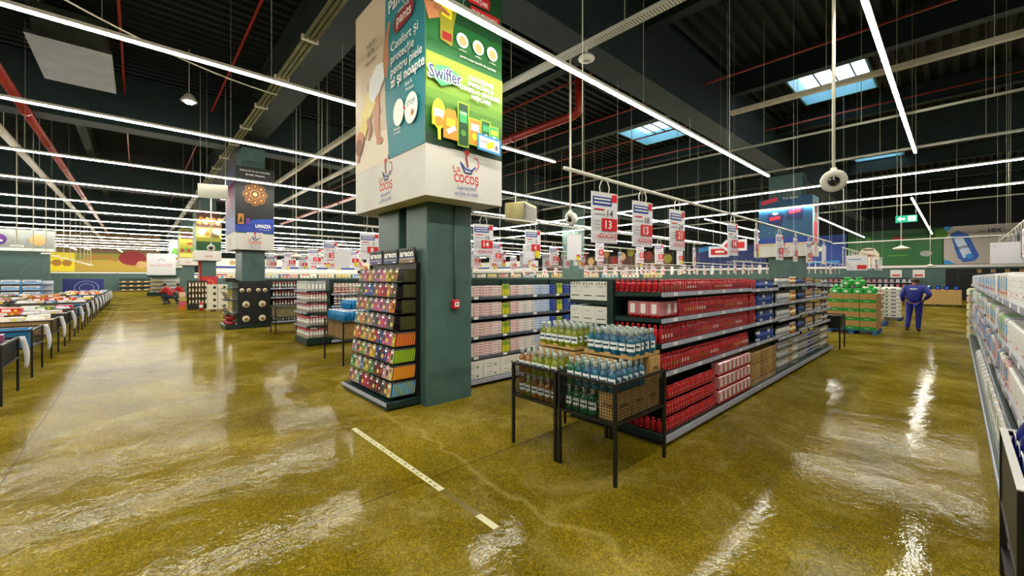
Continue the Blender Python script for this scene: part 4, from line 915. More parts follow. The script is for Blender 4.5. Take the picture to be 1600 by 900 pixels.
for i, (x, y, rz, z) in enumerate(((12.7, 4.72, .3, 2.50), (12.55, 4.3, .25, 2.66))):
    t = thing('arrow_sign', 'white arrow sign with a red middle pointing %s above the far red bottles' % ('right', 'left')[i], 'sign', (x, y, z), -math.pi / 2 + rz)
    s = -1 if i else 1; b = MB()
    b.plate([(s * q[0], 0, q[1]) for q in ((-.32, -.16), (.2, -.16), (.36, 0), (.2, .16), (-.32, .16))][::s], (0, -1, 0), .01, TAGW); p = Panel(b, (0, 0, 0), (1, 0, 0), (0, 0, 1))
    p.poly([(s * q[0], q[1]) for q in ((-.26, -.09), (.17, -.09), (.26, 0), (.17, .09), (-.26, .09))][::s], TAGR); p.rect(-.14, -.03, .10, .03, INK['white']); b.build('board', t)
    MB().bar((0, .005, .16), (0, .005, 6.3), .006, GREY_RAIL).build('hanging_wire', t)
for x, y, z, w, h, rz, nm in ((3.35, 9.2, 1.95, .4, .42, .6, 'square blank white sign hanging left of the air freshener rack'), (13.72, -.72, 2.04, .46, .46, 0, 'large blank white sign hanging over the right gondola'), (16.35, 2.08, 1.96, .5, .46, 0, 'white sign with a red price patch hanging before the green pallet')):
    t = thing('blank_sign', nm, 'sign', (x, y, z), -math.pi / 2 + rz)
    b = MB(); b.cbox(-w / 2, -.004, 0, w / 2, .004, h, TAGW, .001); p = Panel(b, (-w / 2, -.004, 0), (1, 0, 0), (0, 0, 1))
    if 'red' in nm: p.rect(w * .5, h * .08, w * .95, h * .35, TAGR); p.rect(w * .08, h * .7, w * .7, h * .76, INK['sky'])
    else: p.rect(w * .1, h * .8, w * .2, h * .82, INK['grey'])
    b.build('board', t); MB().tube([(-.1, 0, h), (-.1, 0, h + .12), (.1, 0, h + .12), (.1, 0, h)], .006, WHITE, 6).build('hook', t); MB().bar((0, 0, h + .125), (0, 0, 8.76 - z), .006, GREY_RAIL).build('hanging_wire', t)

# ------------------------------------------------------------------ cameras, exit sign and discs on rods
ROD = mat('#d9d6c2', 0.4); LENS = mat('#0a0a0a', 0.08, coat=1.0)
def fish_camera(loc, face, nm, top=6.2):
    t = thing('ceiling_camera', nm, 'camera', loc)
    MB().tube([(0, 0, .16), (0, 0, top - loc[2])], .02, ROD, 8).build('rod', t)
    q = Vector((0, 0, 1)).rotation_difference(Vector(face).normalized())
    def turned(m):
        m.v = [tuple(q @ Vector(v)) for v in m.v]; return m
    turned(MB().lathe([(.05, -.13), (.10, -.11), (.145, -.03), (.15, .0), (.14, .018), (.075, .028), (.07, .022)], mat('#dedbd0', .35), 20)).build('housing', t)
    turned(MB().lathe([(.066, .02), (.062, .035), (.04, .055), (.015, .062)], LENS, 16)).build('lens', t)
    MB().tube([(0, 0, .17), (0, 0, .10)], .035, ROD, 10).build('bracket', t)
fish_camera((6.78, 1.1, 3.02), (-1, -.35, -.5), 'round white fisheye camera with a black lens above the right end of the main aisle')
fish_camera((6.41, 5.25, 2.92), (-.9, .2, -.3), 'white camera seen side on above the white end cartons', 6.18)
fish_camera((2.34, 21.7, 3.0), (-.2, -1, -.35), 'small white fisheye camera on a long rod in front of the harvest banner box', 5.9)
t = thing('exit_sign', 'green emergency exit sign hanging above the walking man', 'sign', (16.6, 1.0, 3.36), -math.pi / 2)
b = MB(); b.cbox(-.23, -.02, 0, .23, .02, .2, mat('#0c9a6e', .4, emit=.8), .004); p = Panel(b, (-.23, -.02, 0), (1, 0, 0), (0, 0, 1)); w_ = mat('#e8fff4', .4, emit=1.5)
p.poly([(.03, .1), (.11, .03), (.11, .075), (.2, .075), (.2, .125), (.11, .125), (.11, .17)], w_); p.rect(.27, .03, .43, .17, w_); p.limb([(.33, .05), (.36, .1), (.34, .14)], .012, mat('#0c9a6e', .4)); b.build('lit_face', t)
for sx in (-.2, .2): MB().bar((sx, 0, .2), (sx, 0, 5.4), .01, ROD).build('hanging_wire', t)
def disc(loc, nm, r=.25, top=8.76):
    t = thing('ceiling_speaker', nm, 'speaker', loc)
    MB().lathe([(r * .55, -.06), (r * .95, -.02), (r, .0), (r * .9, .03), (r * .3, .09), (.04, .12)], mat('#dcd9cc', .4), 18).build('housing', t); MB().tube([(0, 0, .12), (0, 0, top - loc[2])], .018, ROD, 6).build('rod', t)
    MB().lathe([(r * .52, -.063), (r * .52, -.061)], INK['grey'], 16).build('grille', t)
disc((23.96, 1.6, 2.97), 'white saucer speaker on a rod in front of the green wall banner', .28)
disc((4.3, 16.4, 2.5), 'white saucer speaker on a rod beside the coffee banner box', .2); disc((5.04, 15.9, 2.5), 'white saucer speaker on a rod, second one beside the coffee banner box', .2)
disc((39, 1.2, 2.5), 'little white saucer speaker near the two small wall notices', .3)
disc((6.41, 4.85, 5.98), 'round white detector fixed below the perforated cable tray', .16, 6.19)
for k in range(14):
    y = 15 + k * 3.6; t = thing('ceiling_socket', 'white socket plate on a hanging rod above the bargain tables, %s from the viewer' % ORD[k], 'socket', (-3.6, y, 2.98))
    MB().cbox(-.17, -.12, 0, .17, .12, .07, mat('#e2e0d6', .4), .01).build('plate', t); MB().tube([(0, 0, .07), (0, 0, 8.76 - 2.98)], .02, ROD, 6).build('rod', t)

# ------------------------------------------------------------------ right gondola and the bin in front of it
GM = [3.86, 5.2, 6.55, 7.9, 9.25, 10.6, 11.95, 13.3, 14.65, 16.0, 17.2]
gondola('tall grey-lipped gondola of white packs along the wall side of the aisle', 3.84, 17.22, -.85, .55, .62, 1.72, [1.5], [1.56, [1.2, 1.17], [.83, .8], .60], modx=GM, rail=noise_mat('#7c8294', '#8c92a4', 20, .4))
def d_stripe(p, w, h): [p.rect(w * .06, h * (.2 + .2 * i), w * .7, h * (.215 + .2 * i), INK['grey']) for i in range(4)]; p.rect(w * .75, h * .3, w * .92, h * .36, INK['red'])
BIGW = mk_box('white_carton', 'box', .40, .34, .20, d_stripe)
for k, z in enumerate((1.562, 1.202, .832)):
    for q in range(3):
        BIGW.put((4.1 + q * .415, -.45, z), math.pi, 'big white carton at the near end of the right gondola, %s shelf, %s along' % (SHN[k], ORD[q]), None, '#dddcd8')
def mk_pack():
    b = MB(); b.cbox(-.1, -.14, 0, .1, .14, .23, TINT_GLOSS, .025); o = b.build('soft_pack'); o['category'] = 'pack'
    b = MB(); p = Panel(b, (-.1, -.1405, 0), (1, 0, 0), (0, 0, 1)); p.disc(.1, .13, .05, INK['sky'], 12); p.rect(.04, .04, .16, .06, INK['red']); b.build('print', o); return o
PACK = Kind(mk_pack); PC = ['#dcdad4', '#d2d4da', '#c8a8a8', '#e0ded0', '#a8c49a', '#d8d6d2', '#b0b8d0', '#cfcac0', '#8a9ac4']
for k in range(4):
    for q in range(34):
        x = 5.36 + q * .255 if q < 26 else 12.1 + (q - 26) * .6; i = max(j for j in range(len(GM)) if GM[j] <= x)
        if min(abs(x - m) for m in GM) < .125: continue
        if k == 3 and x < 8.2: continue
        zz = [1.56, (1.2, 1.17)[i % 2], (.83, .8)[i % 2], .60][k]
        o = PACK.put((x, -.42, zz + .002), math.pi, 'soft pack in the row on the %s shelf of the right gondola' % SHN[k], 'soft packs on the %s shelf of the right gondola' % SHN[k], PC[(q // 2 * 3 + k) % 9]); o.scale = (1, 1, .6 if k == 3 else 1.0)
def mk_bag():
    b = MB(); b.cbox(-.17, -.12, 0, .17, .12, .2, TINT_GLOSS, .05); o = b.build('white_bag'); o['category'] = 'bag'
    b = MB(); p = Panel(b, (-.17, -.1205, 0), (1, 0, 0), (0, 0, 1)); p.disc(.1, .1, .03, INK['sky'], 8); p.disc(.22, .12, .025, INK['mint'], 8); p.rect(.1, .03, .24, .045, INK['grey']); b.build('print', o); return o
BAG = Kind(mk_bag)
for lay in range(2):
    for q in range(20 if lay == 0 else 7):
        BAG.put((5.4 + q * .36 + .05 * (lay % 2), -.375, .122 + lay * .203), math.pi, 'white bag in the %s layer on the bottom deck of the right gondola' % ('lowest', 'second', 'third')[lay], 'white bags, %s layer' % ('lowest', 'second', 'third')[lay], ['#dedcd6', '#d6d6d2', '#e2e0da'][q % 3])
for lay in range(7):
    for q in range(3): BAG.put((17.5 + .0, -.36 - q * .345, .01 + lay * .205), -math.pi / 2, 'pale yellow patterned bag stacked at the far end of the right gondola, %s layer up' % ORD[lay], 'pale yellow bags, %s layer up' % ORD[lay], ['#dad9b4', '#d9cfa0', '#c8b0a0'][(lay + q) % 3])
t = wire_table('black-sided bin table with a white rim at the near end of the right gondola', 2.72, 3.76, -.80, -.17, .855, .42, sides='', name='bin_table')
b = MB(); b.box(.03, .608, .44, 1.01, .622, .83, BLACK); b.box(.008, .03, .44, .022, .60, .83, BLACK); b.build('side_board', t)
b = MB()
for bx in ((0, .6, .856, 1.04, .63, .862), (0, 0, .856, .03, .6, .862), (1.01, 0, .856, 1.04, .6, .862)): b.box(*bx, mat('#c9c8c2', .5))
b.build('rim', t); MB().bar((.05, .61, .16), (1.0, .61, .16), .03, BLACK).build('brace', t)
def mk_blue():
    b = MB(); n = 12; L = []
    for j in range(7):
        z = .30 * j / 6; wd = .08 if j < 5 else .09; th = .075 * math.sin(math.pi * min(1, .25 + j / 7)) + .006
        for k in range(n):
            a = 2 * math.pi * k / n; L.append((wd * math.cos(a) * (1 + (.05 * math.cos(7 * a) if j == 6 else 0)), th * math.sin(a), z + (.012 * math.cos(6 * a) if j == 6 else 0)))
    b.add(L, [(j * n + k, j * n + (k + 1) % n, (j + 1) * n + (k + 1) % n, (j + 1) * n + k) for j in range(6) for k in range(n)] + [tuple(range(n - 1, -1, -1)), tuple(6 * n + k for k in range(n))], mat('#101c6a', .25, coat=.5), True)
    o = b.build('blue_bag'); o['category'] = 'bag'; b = MB(); b.box(-.05, -.062, .1, .05, -.058, .17, INK['white']); b.build('print', o); return o
BLUE = Kind(mk_blue)
for r in range(3):
    for q in range(5): o = BLUE.put((2.87 + q * .195, -.29 - r * .165, .70), math.pi, 'dark blue bag with a crimped top standing in the black bin table', 'dark blue bags in the bin table'); o.rotation_euler[0] = .05
tag(MB().box(2.77, -.77, .435, 3.71, -.2, .655, mat('#d8d8da', .6)).build('paper_liner'), 'white paper lining heaped under the dark blue bags', 'paper')

# ------------------------------------------------------------------ far end of the main aisle
wire_table('small black-panelled table at the far end of the red gondola', 12.5, 13.15, 1.9, 2.55, .82, .5, sides='', fill=BLACK)
def pallet(x, y, w, l, nm, col):
    m = noise_mat(col[0], col[1], 9, .65); t = thing('pallet', nm, 'pallet', (x, y, 0)); b = MB()
    for i in range(3): b.box(0, i * (l - .1) / 2, .0, w, i * (l - .1) / 2 + .1, .02, m)
    b.build('runner', t); b = MB()
    for i in range(3):
        for j in range(3): b.box(i * (w - .14) / 2, j * (l - .1) / 2, .02, i * (w - .14) / 2 + .14, j * (l - .1) / 2 + .1, .10, m)
    b.build('block', t); b = MB()
    for i in range(6): b.box(i * (w - .12) / 5, 0, .10, i * (w - .12) / 5 + .12, l, .13, m)
    b.build('deck_board', t); return t
pallet(16.35, 1.62, 1.2, 1.2, 'blue pallet under the stack of green-banded cartons', ('#1d5a8c', '#2668a0'))
def d_green(p, w, h): p.rect(0, 0, w, h * .36, mat('#128a24', .5)); p.limb([(w * .4, h * .36), (w * .5, h * .44), (w * .6, h * .36)], .01, mat('#128a24', .5)); p.rect(w * .3, h * .13, w * .6, h * .21, mat('#9ad08a', .5))
GCART = mk_box('green_banded_carton', 'carton', .385, .58, .275, d_green)
for lay in range(4):
    for i in range(2):
        for q in range(3): GCART.put((16.66 + i * .6, 1.83 + q * .395, .132 + lay * .277), -math.pi / 2, 'brown carton with a green lower band in the %s layer on the blue pallet' % ('lowest', 'second', 'third', 'top')[lay], 'green-banded cartons, %s layer' % ('lowest', 'second', 'third', 'top')[lay], '#b0894e')
def mk_gbag():
    b = MB(); b.cbox(-.12, -.09, 0, .12, .09, .17, mat('#35b04a', .3), .04); o = b.build('green_bag'); o['category'] = 'bag'
    b = MB(); p = Panel(b, (-.12, -.0905, 0), (1, 0, 0), (0, 0, 1)); p.disc(.12, .07, .05, INK['white'], 10, .035); b.build('print', o)
    MB().lathe([(.02, .17), (.035, .2), (.06, .235), (.05, .25)], mat('#5fd070', .3), 8).build('gathered_top', o); return o
GBAG = Kind(mk_gbag)
for lay in range(2):
    for i in range(3):
        for q in range(4 - lay * 2): GBAG.put((16.5 + i * .3, 1.8 + q * .28 + lay * .28, 1.242 + lay * .255), -math.pi / 2, 'bright green and white bag on top of the banded cartons, %s layer' % ('lower', 'upper')[lay], 'green bags, %s layer' % ('lower', 'upper')[lay])
pallet(19.4, 1.72, 1.2, 1.0, 'blue pallet of mixed sacks behind the green cartons', ('#1d4a7c', '#265a90'))
def mk_sack():
    b = MB(); b.cbox(-.30, -.2, 0, .30, .2, .15, TINT, .06); o = b.build('sack'); o['category'] = 'sack'
    b = MB(); p = Panel(b, (-.3, -.2005, 0), (1, 0, 0), (0, 0, 1)); p.disc(.18, .075, .04, INK['leaf'], 8); p.rect(.3, .05, .45, .09, INK['navy']); b.build('print', o); return o
SACKK = Kind(mk_sack)
for lay in range(7):
    for q in range(2): SACKK.put((19.72 + .6 * q, 2.02 + .03 * (lay % 2), .132 + lay * .152), 0, 'white and tan sack piled behind the green cartons, %s layer up' % ORD[lay], 'white and tan sacks, %s layer up' % ORD[lay], ['#cfc9b8', '#b79a66', '#d5d1c4'][(lay + q) % 3])
pallet(22.2, 1.5, 1.2, 1.2, 'dark pallet of tall white sacks near the walking man', ('#15324e', '#1c3f60'))
for lay in range(8):
    for q in range(2): SACKK.put((22.6, 1.80 + .62 * q, .132 + lay * .152), -math.pi / 2, 'white leaf-printed sack in the tall pile near the walking man, %s layer up' % ORD[lay], 'leaf-printed sacks, %s layer up' % ORD[lay], ['#dcdcd2', '#d3d6c8'][q])
MB_ = MB().cbox(22.1, 2.30, .13, 22.28, 2.42, 1.45, KRAFT, .01); tag(MB_.build('cardboard_post'), 'brown cardboard corner post leaning on the white sacks', 'cardboard')
t = thing('pallet_bin', 'large plain brown cardboard bin with blue packs at the aisle end', 'bin', (35.4, -.2, 0))
b = MB(); b.cbox(0, 0, .12, 1.2, 2.0, .98, KRAFT, .01); b.build('body', t); b = MB()
for i in range(3): b.box(.0, i * .9, 0, 1.2, i * .9 + .15, .118, BLACK)
b.build('foot', t)
for q in range(5): PACK.put((35.55, .03 + q * .37, .985), -math.pi / 2, 'blue pack in the row on top of the cardboard bin', 'blue packs on the cardboard bin', '#1a2f9a')
t = thing('wall_shelf', 'far shelving of pale and pink packs along the back wall beside the man', 'shelving', (45.2, 0, 0))
b = MB(); b.box(.0, 2.2, 0, .7, 9.8, .12, GREEN_STEEL); b.build('base_deck', t)
MB().box(.68, 2.2, .12, .72, 9.8, 1.7, GREEN_STEEL).build('back_panel', t)
for z in (.5, .9, 1.3): MB().box(.05, 2.2, z, .68, 9.8, z + .03, RAIL_GREY).build('shelf', t)
for k, z in enumerate((.121, .531, .931, 1.331)):
    for q in range(20): PACK.put((45.4, 2.5 + q * .36, z), -math.pi / 2, 'pale or pinkish pack on the %s shelf of the far wall shelving' % ('lowest', 'second', 'third', 'top')[k], 'packs on the %s far wall shelf' % ('lowest', 'second', 'third', 'top')[k], ['#d0706a', '#d8cfc4', '#c85a58', '#dcd6cc', '#cfa0a0'][(q // 3 + k) % 5])
# billboards on the back wall
def billboard(y0, y1, z0, z1, nm, fn, base):
    t = thing('wall_banner', nm, 'banner', (XW - .1, y1, z0)); b = MB(); W_, H_ = y1 - y0, z1 - z0
    b.box(.0, -W_, 0, .08, 0, H_, INK[base]); b.build('board', t); b = MB(); fn(Panel(b, (0, 0, 0), (0, -1, 0), (0, 0, 1)), W_, H_); b.build('print', t)
def bb_soft(p, W, H):
    p.rect(0, 0, W, H, mat('#b9aea6', .5)); p.poly([(0, 0), (.6, 0), (.25, .3), (0, .35)], INK['sky']); p.poly([(0, H), (.5, H), (.3, H - .3), (0, H - .3)], INK['sky'])
    p.poly([(.35, 2.35), (.75, 2.6), (1.3, 2.25), (1.85, .6), (1.65, .25), (1.05, .12), (.75, .5)], mat('#2a5fb4', .5)); p.poly([(.55, 1.95), (1.0, 2.1), (1.5, .7), (1.05, .45)], mat('#c8d8ea', .5)); p.text('Lenor', .42, 1.02, 1.2, INK['navy'], tilt=.25, bold=.02, width=.8); p.disc(1.35, .6, .2, INK['sky'])
    p.text('De', .26, 2.0, 2.35, INK['navy']); p.text('10X', .40, 2.62, 2.33, INK['navy'], bold=.04); p.text('mai multe', .24, 3.1, 2.35, INK['navy'], 'l'); p.text('molecule de parfum', .27, 1.85, 1.95, INK['navy'], 'l', bold=.015)
def bb_green(p, W, H):
    p.rect(0, 0, W, H, mat('#0f5c22', .5)); p.rect(0, H * .8, W, H, mat('#0a4418', .5)); p.poly([(.65, 0), (2.15, 0), (2.1, 1.0), (1.8, 1.45), (1.4, 1.55), (1.0, 1.45), (.7, 1.0)], INK['cream']); p.rect(1.0, .75, 1.8, .95, INK['darkred']); p.rect(1.05, 1.3, 1.75, 1.4, INK['black']); p.disc(1.4, 2.3, .18, INK['leaf']); p.limb([(W * .5, 2.2), (W * .62, 2.25)], .14, INK['darkred'])
    p.rect(W * .45, .75, W * .66, .85, INK['leaf']); p.rect(W * .47, 1.3, W * .7, 1.36, INK['leaf']); p.disc(W * .84, .9, .36, INK['grey'], 12, .24); p.disc(W * .98, 2.4, .4, INK['leaf'])
def bb_blue(p, W, H): p.rect(0, 0, W, H, mat('#123a8c', .5)); p.disc(W * .45, 1.6, .9, INK['white'], 24, .35); p.disc(W * .45, 1.6, .7, mat('#123a8c', .5), 24, .2); p.rect(W * .1, .3, W * .9, .5, INK['sky'])
def bb_dark(p, W, H): p.rect(0, 0, W, H, INK['navy']); p.limb([(W * .1, 2.0), (W * .3, 2.3), (W * .45, 2.0)], .25, INK['sky']); p.text('supermarket', .5, W * .66, .5, INK['grey'])
billboard(-9.5, .7, 2.76, 5.7, 'huge pale wall banner with a tilted blue fabric softener bottle', bb_soft, 'grey'); billboard(.75, 6.6, 2.76, 5.7, 'huge green wall banner with a pale round shape', bb_green, 'green')
billboard(6.7, 11.5, 2.76, 5.6, 'blue wall banner with a white oval left of the green one', bb_blue, 'blue'); billboard(13.0, 20.5, 2.76, 5.2, 'dark blue wall banner partly hidden behind the arrow signs', bb_dark, 'navy')
def bb_warm(p, W, H):
    p.rect(0, 0, W, H, INK['brown'])
    for k in range(16): p.disc(.8 + k * W / 16, 1.2 + .5 * (k % 3), .55, [INK['gold'], INK['darkred'], INK['tan'], INK['olive']][k % 4], 10)
    for k in range(4): p.text(('PANE', 'CARNE', 'PIZZA', 'FRUCTE')[k], .6, W * (.15 + .23 * k), .3, INK['cream'])
def bb_plain(p, W, H):
    p.rect(0, 0, W, H, INK['white']); p.rect(0, H * .3, W, H * .45, INK['blue']); [p.disc(W * (.1 + .2 * k), H * .7, .35, [INK['tan'], INK['wheat'], INK['sky']][k % 3], 10) for k in range(5)]
billboard(23, 43, 2.76, 4.6, 'long warm-coloured food wall banner on the back wall behind the price tags', bb_warm, 'brown'); billboard(45, 66, 2.76, 4.4, 'long white and blue wall banner behind the front banner box', bb_plain, 'white')
t = thing('wall_banner', 'pale wall banner with blue bands far behind the bargain-side gondolas', 'banner', (8.0, YW - .14, 2.4)); b = MB(); b.box(0, 0, 0, 20, .12, 2.0, INK['white']); b.build('board', t); b = MB(); bb_plain(Panel(b, (0, 0, 0), (1, 0, 0), (0, 0, 1)), 20, 2.0); b.build('print', t)
t = thing('wall_banner', 'cream wall banner of food pictures at the far corner of the back wall', 'banner', (28.5, YW - .14, 2.4)); b = MB(); b.box(0, 0, 0, 17, .12, 1.9, INK['cream']); b.build('board', t); b = MB(); p = Panel(b, (0, 0, 0), (1, 0, 0), (0, 0, 1))
for k in range(14): p.disc(.9 + k * 1.15, .8 + .3 * (k % 2), .5, [INK['gold'], INK['tan'], INK['wheat'], INK['pinkred']][k % 4], 10)
b.build('print', t)
PW = [INK['white'], INK['cream'], mat('#d8c98a', .6), mat('#c3cfe0', .6), mat('#d9a8a0', .6)]
def poster(loc, rz, w, k, nm):
    b = MB(); b.box(0, -.03, 0, w, 0, .62, PW[k % 5]); p = Panel(b, (0, -.03, 0), (1, 0, 0), (0, 0, 1))
    p.rect(w * .06, .38, w * (.5 + .1 * (k % 4)), .54, [INK['blue'], INK['red'], INK['tan'], INK['wheat']][k % 4])
    for q in range(4): p.disc(w * (.15 + .22 * q), .18, .11 + .02 * ((q + k) % 3), [INK['tan'], INK['pinkred'], INK['gold'], INK['sky'], INK['leaf']][(q * 2 + k) % 5], 9)
    tag(b.build('wall_poster', None, loc, rz), nm, 'poster')
for k in range(15): poster((5.2 + k * 2.75, YW - .005, 1.62), 0, 2.4, k, 'wide food poster on the far back wall, %s from the last column' % ORD[k])
for k in range(14): poster((XW - .005, 67 - k * 3.1, 1.7), -math.pi / 2, 2.5, k * 2 + 1, 'wide food poster under the long wall banners, %s from the far corner' % ORD[k])
def lamp(x, y, z, nm):
    t = thing('high_bay_lamp', nm, 'lamp', (x, y, z)); MB().lathe([(.06, .26), (.1, .22), (.2, .06), (.21, .02)], HOUSE, 14).build('shade', t)
    MB().lathe([(.001, -.05), (.1, -.03), (.15, .02), (.1, .05)], mat('#fff0c8', .5, emit=30), 12).build('bulb', t); MB().bar((0, 0, .26), (0, 0, 8.76 - z), .02, GREY_RAIL).build('rod', t)
lamp(1.15, 15.6, 7.0, 'glowing bell lamp near the roof above the open floor'); lamp(.75, 7.6, 7.35, 'glowing bell lamp near the top edge above the open floor')
for y, nm in ((3.45, 'left'), (2.1, 'right')):
    b = MB(); b.box(XW - .04, y - .35, 1.72, XW - .005, y + .35, 2.35, WHITE); p = Panel(b, (XW - .04, y + .35, 1.72), (0, -1, 0), (0, 0, 1)); p.rect(.1, .1, .6, .25, TAGR); tag(b.build('wall_notice'), 'small white and red notice on the green back wall, %s one of the two' % nm, 'notice')
struct(MB().box(XW - .06, -9, 0, XW - .004, .6, 2.4, mat('#07090a', .7)).build('opening_dark_panel'))  # flat near-black panel paints in the darkness of the storage opening
for q in range(8): SHIP.put((43.0, -5.4 + q * .62, 2.05), -math.pi / 2, 'brown carton in the high row before the dark opening', 'cartons before the dark opening', '#9a7a44')
t = thing('storage_rack', 'dark storage rack carrying a high row of brown cartons', 'rack', (42.8, -6, 0))
MB().box(0, 0, 1.98, .6, 6, 2.049, BLACK).build('shelf', t)
for yy in (0, 2.9, 5.9): MB().box(.0, yy, 0, .08, yy + .08, 1.98, BLACK).build('post', t)
# ------------------------------------------------------------------ bargain tables on the left
SLEEVE = mat('#c9cbd0', 0.35)
BOXK = mk_box('boxed_goods', 'box', .34, .26, .10, lambda p, w, h: (p.rect(w * .08, h * .2, w * .5, h * .8, INK['white']), p.disc(w * .72, h * .5, h * .28, INK['yellow'], 10)))
def mk_soft():
    b = MB(); b.cbox(-.15, -.12, 0, .15, .12, .075, TINT, .03); o = b.build('wrapped_goods'); o['category'] = 'pack'
    b = MB(); b.box(-.09, -.125, .02, .06, -.1205, .055, INK['white']); b.box(-.08, -.06, .0755, .08, .06, .077, INK['cream']); b.build('print', o); return o
SOFTK = Kind(mk_soft)
def mk_crate():
    t = bpy.data.objects.new('plastic_crate', None); C.objects.link(t); t['category'] = 'crate'; m = mat('#1f7fb4', .4)
    b = MB(); b.box(-.24, -.17, 0, .24, .17, .015, m)
    for q in ((-.24, -.17, .24, -.155), (-.24, .155, .24, .17), (-.24, -.155, -.225, .155), (.225, -.155, .24, .155)): b.box(q[0], q[1], .015, q[2], q[3], .30, m)
    for k in range(4): b.box(-.243, -.173, .06 + k * .06, .243, .173, .068 + k * .06, m)
    b.build('tub', t); b = MB(); b.box(-.25, -.18, .30, .25, -.15, .325, m); b.box(-.25, .15, .30, .25, .18, .325, m); b.box(-.25, -.15, .30, -.22, .15, .325, m); b.box(.22, -.15, .30, .25, .15, .325, m); b.build('lip', t); return t
CRATE = Kind(mk_crate)
def sleeve(loc, nm, rz=0.0):
    t = MB(); n = 8; L = []
    for k in range(n + 1):
        u = k / n; w = .06 + .012 * math.sin(u * 5); x = .05 * math.sin(u * 2.4); y = .02 * math.sin(u * 6)
        L.append((x, y, -.50 * u, w))
    vs = []
    for x, y, z, w in L: vs += [(x - w / 2, y - .006, z), (x + w / 2, y + .004, z), (x + w / 2, y + .012, z), (x - w / 2, y + .004, z)]
    fs = [(4 * k + i, 4 * k + (i + 1) % 4, 4 * k + 4 + (i + 1) % 4, 4 * k + 4 + i) for k in range(n) for i in range(4)] + [(3, 2, 1, 0), tuple(4 * n + i for i in range(4))]
    t.add(vs, fs, SLEEVE, True); o = t.build('bag_roll', None, loc, rz); return tag(o, nm, 'bag roll')
FILL = [noise_mat('#0e1214', '#15191c', 5), None, KRAFT, noise_mat('#161a33', '#1f2444', 5), noise_mat('#3a2416', '#4a2f1e', 5), None, noise_mat('#5a4a2a', '#6a5a38', 5), noise_mat('#161a33', '#1f2444', 5), KRAFT, None]
TC = ['#b9b2d8', '#d9d6cc', '#b8202a', '#d9c01e', '#2f7a2f', '#d86a2a', '#8a3a6a', '#d9d0c4', '#2f86c0', '#c0392f', '#d9d8d2', '#6a8a2a']
NT = 14
for k in range(NT):
    y0 = 8.72 + 2.2 * k
    for c in range(1 if k == 0 or k > 10 else 2 if k < 4 else 3):
        x1 = -1.34 - c * 2.05; x0 = x1 - 1.9
        rown = ('beside the open floor', 'one in from the open floor', 'two in from the open floor')[c]
        wire_table('black wire-sided bargain table %s, %s from the viewer' % (rown, ORD[k]), x0, x1, y0, y0 + 1.08, .83, .5, sides='Xy' if (c == 0 and k < 4) else '', fill=FILL[k % 10] if k < 10 else BLACK, grid=.05)
        lab = 'goods on the %s bargain table %s' % (ORD[k], rown); cnt = 5 if k < 8 else 4
        for r in range(2):
            for q in range(cnt):
                cc = TC[(k * 5 + q + c * 3 + r * 2) % 12] if (q + k) % 3 else ['#d9d9d4', '#d0d2d8'][k % 2]
                K = (SOFTK, BOXK)[(q + r + k) % 2]; zz = .803
                if FILL[k % 10] is None and k < 10 and q >= cnt - 2 and c == 0: continue
                K.put((x0 + .26 + q * (1.36 / (cnt - 1)), y0 + .3 + r * .48, zz if FILL[k % 10] is not None or k >= 10 else .513), random.uniform(-.15, .15), '%s among the %s' % (('wrapped pack', 'boxed item')[(q + r + k) % 2], lab), lab, cc)
        if FILL[k % 10] is None and k < 10:
            for q in range(0 if c else 3):
                for r in range(2): BOXK.put((x0 + .26 + q * .42, y0 + .3 + r * .48, .614), random.uniform(-.1, .1), 'boxed item stacked in the %s open bargain table %s' % (ORD[k], rown), 'stacked ' + lab, TC[(k + q * 4 + r) % 12])
            for q in range(4 if c else 3):
                BOXK.put((x0 + .26 + q * .42, y0 + .3, .716 if not c else .614), 0, 'topmost boxed item in the %s open bargain table %s' % (ORD[k], rown), 'top ' + lab, TC[(k * 2 + q * 3) % 12])
        if c == 0:
            sleeve((x1 + .036, y0 + 1.0, .84), 'white roll of bags hanging from the far corner of the %s bargain table' % ORD[k], .3)
            if FILL[k % 10] is None and k < 10: CRATE.put((x1 - .30, y0 + .26, .515), 0, 'blue plastic crate in the corner of the %s bargain table' % ORD[k])
# heaps standing higher on the farther tables
for i, (x, y, cc, nm) in enumerate(((-3.0, 15.8, '#b3202a', 'red boxed item'), (-5.6, 17.9, '#c23a1e', 'red-orange boxed item'), (-2.6, 22.6, '#c9281e', 'bright red boxed item'), (-3.4, 26.6, '#d8702a', 'orange boxed item'), (-2.4, 31.2, '#d86a5a', 'salmon boxed item'))):
    for q in range(3): BOXK.put((x + q * .36, y, .88), 0, '%s in the raised heap on a farther bargain table, %s along' % (nm, ORD[q]), None, cc)
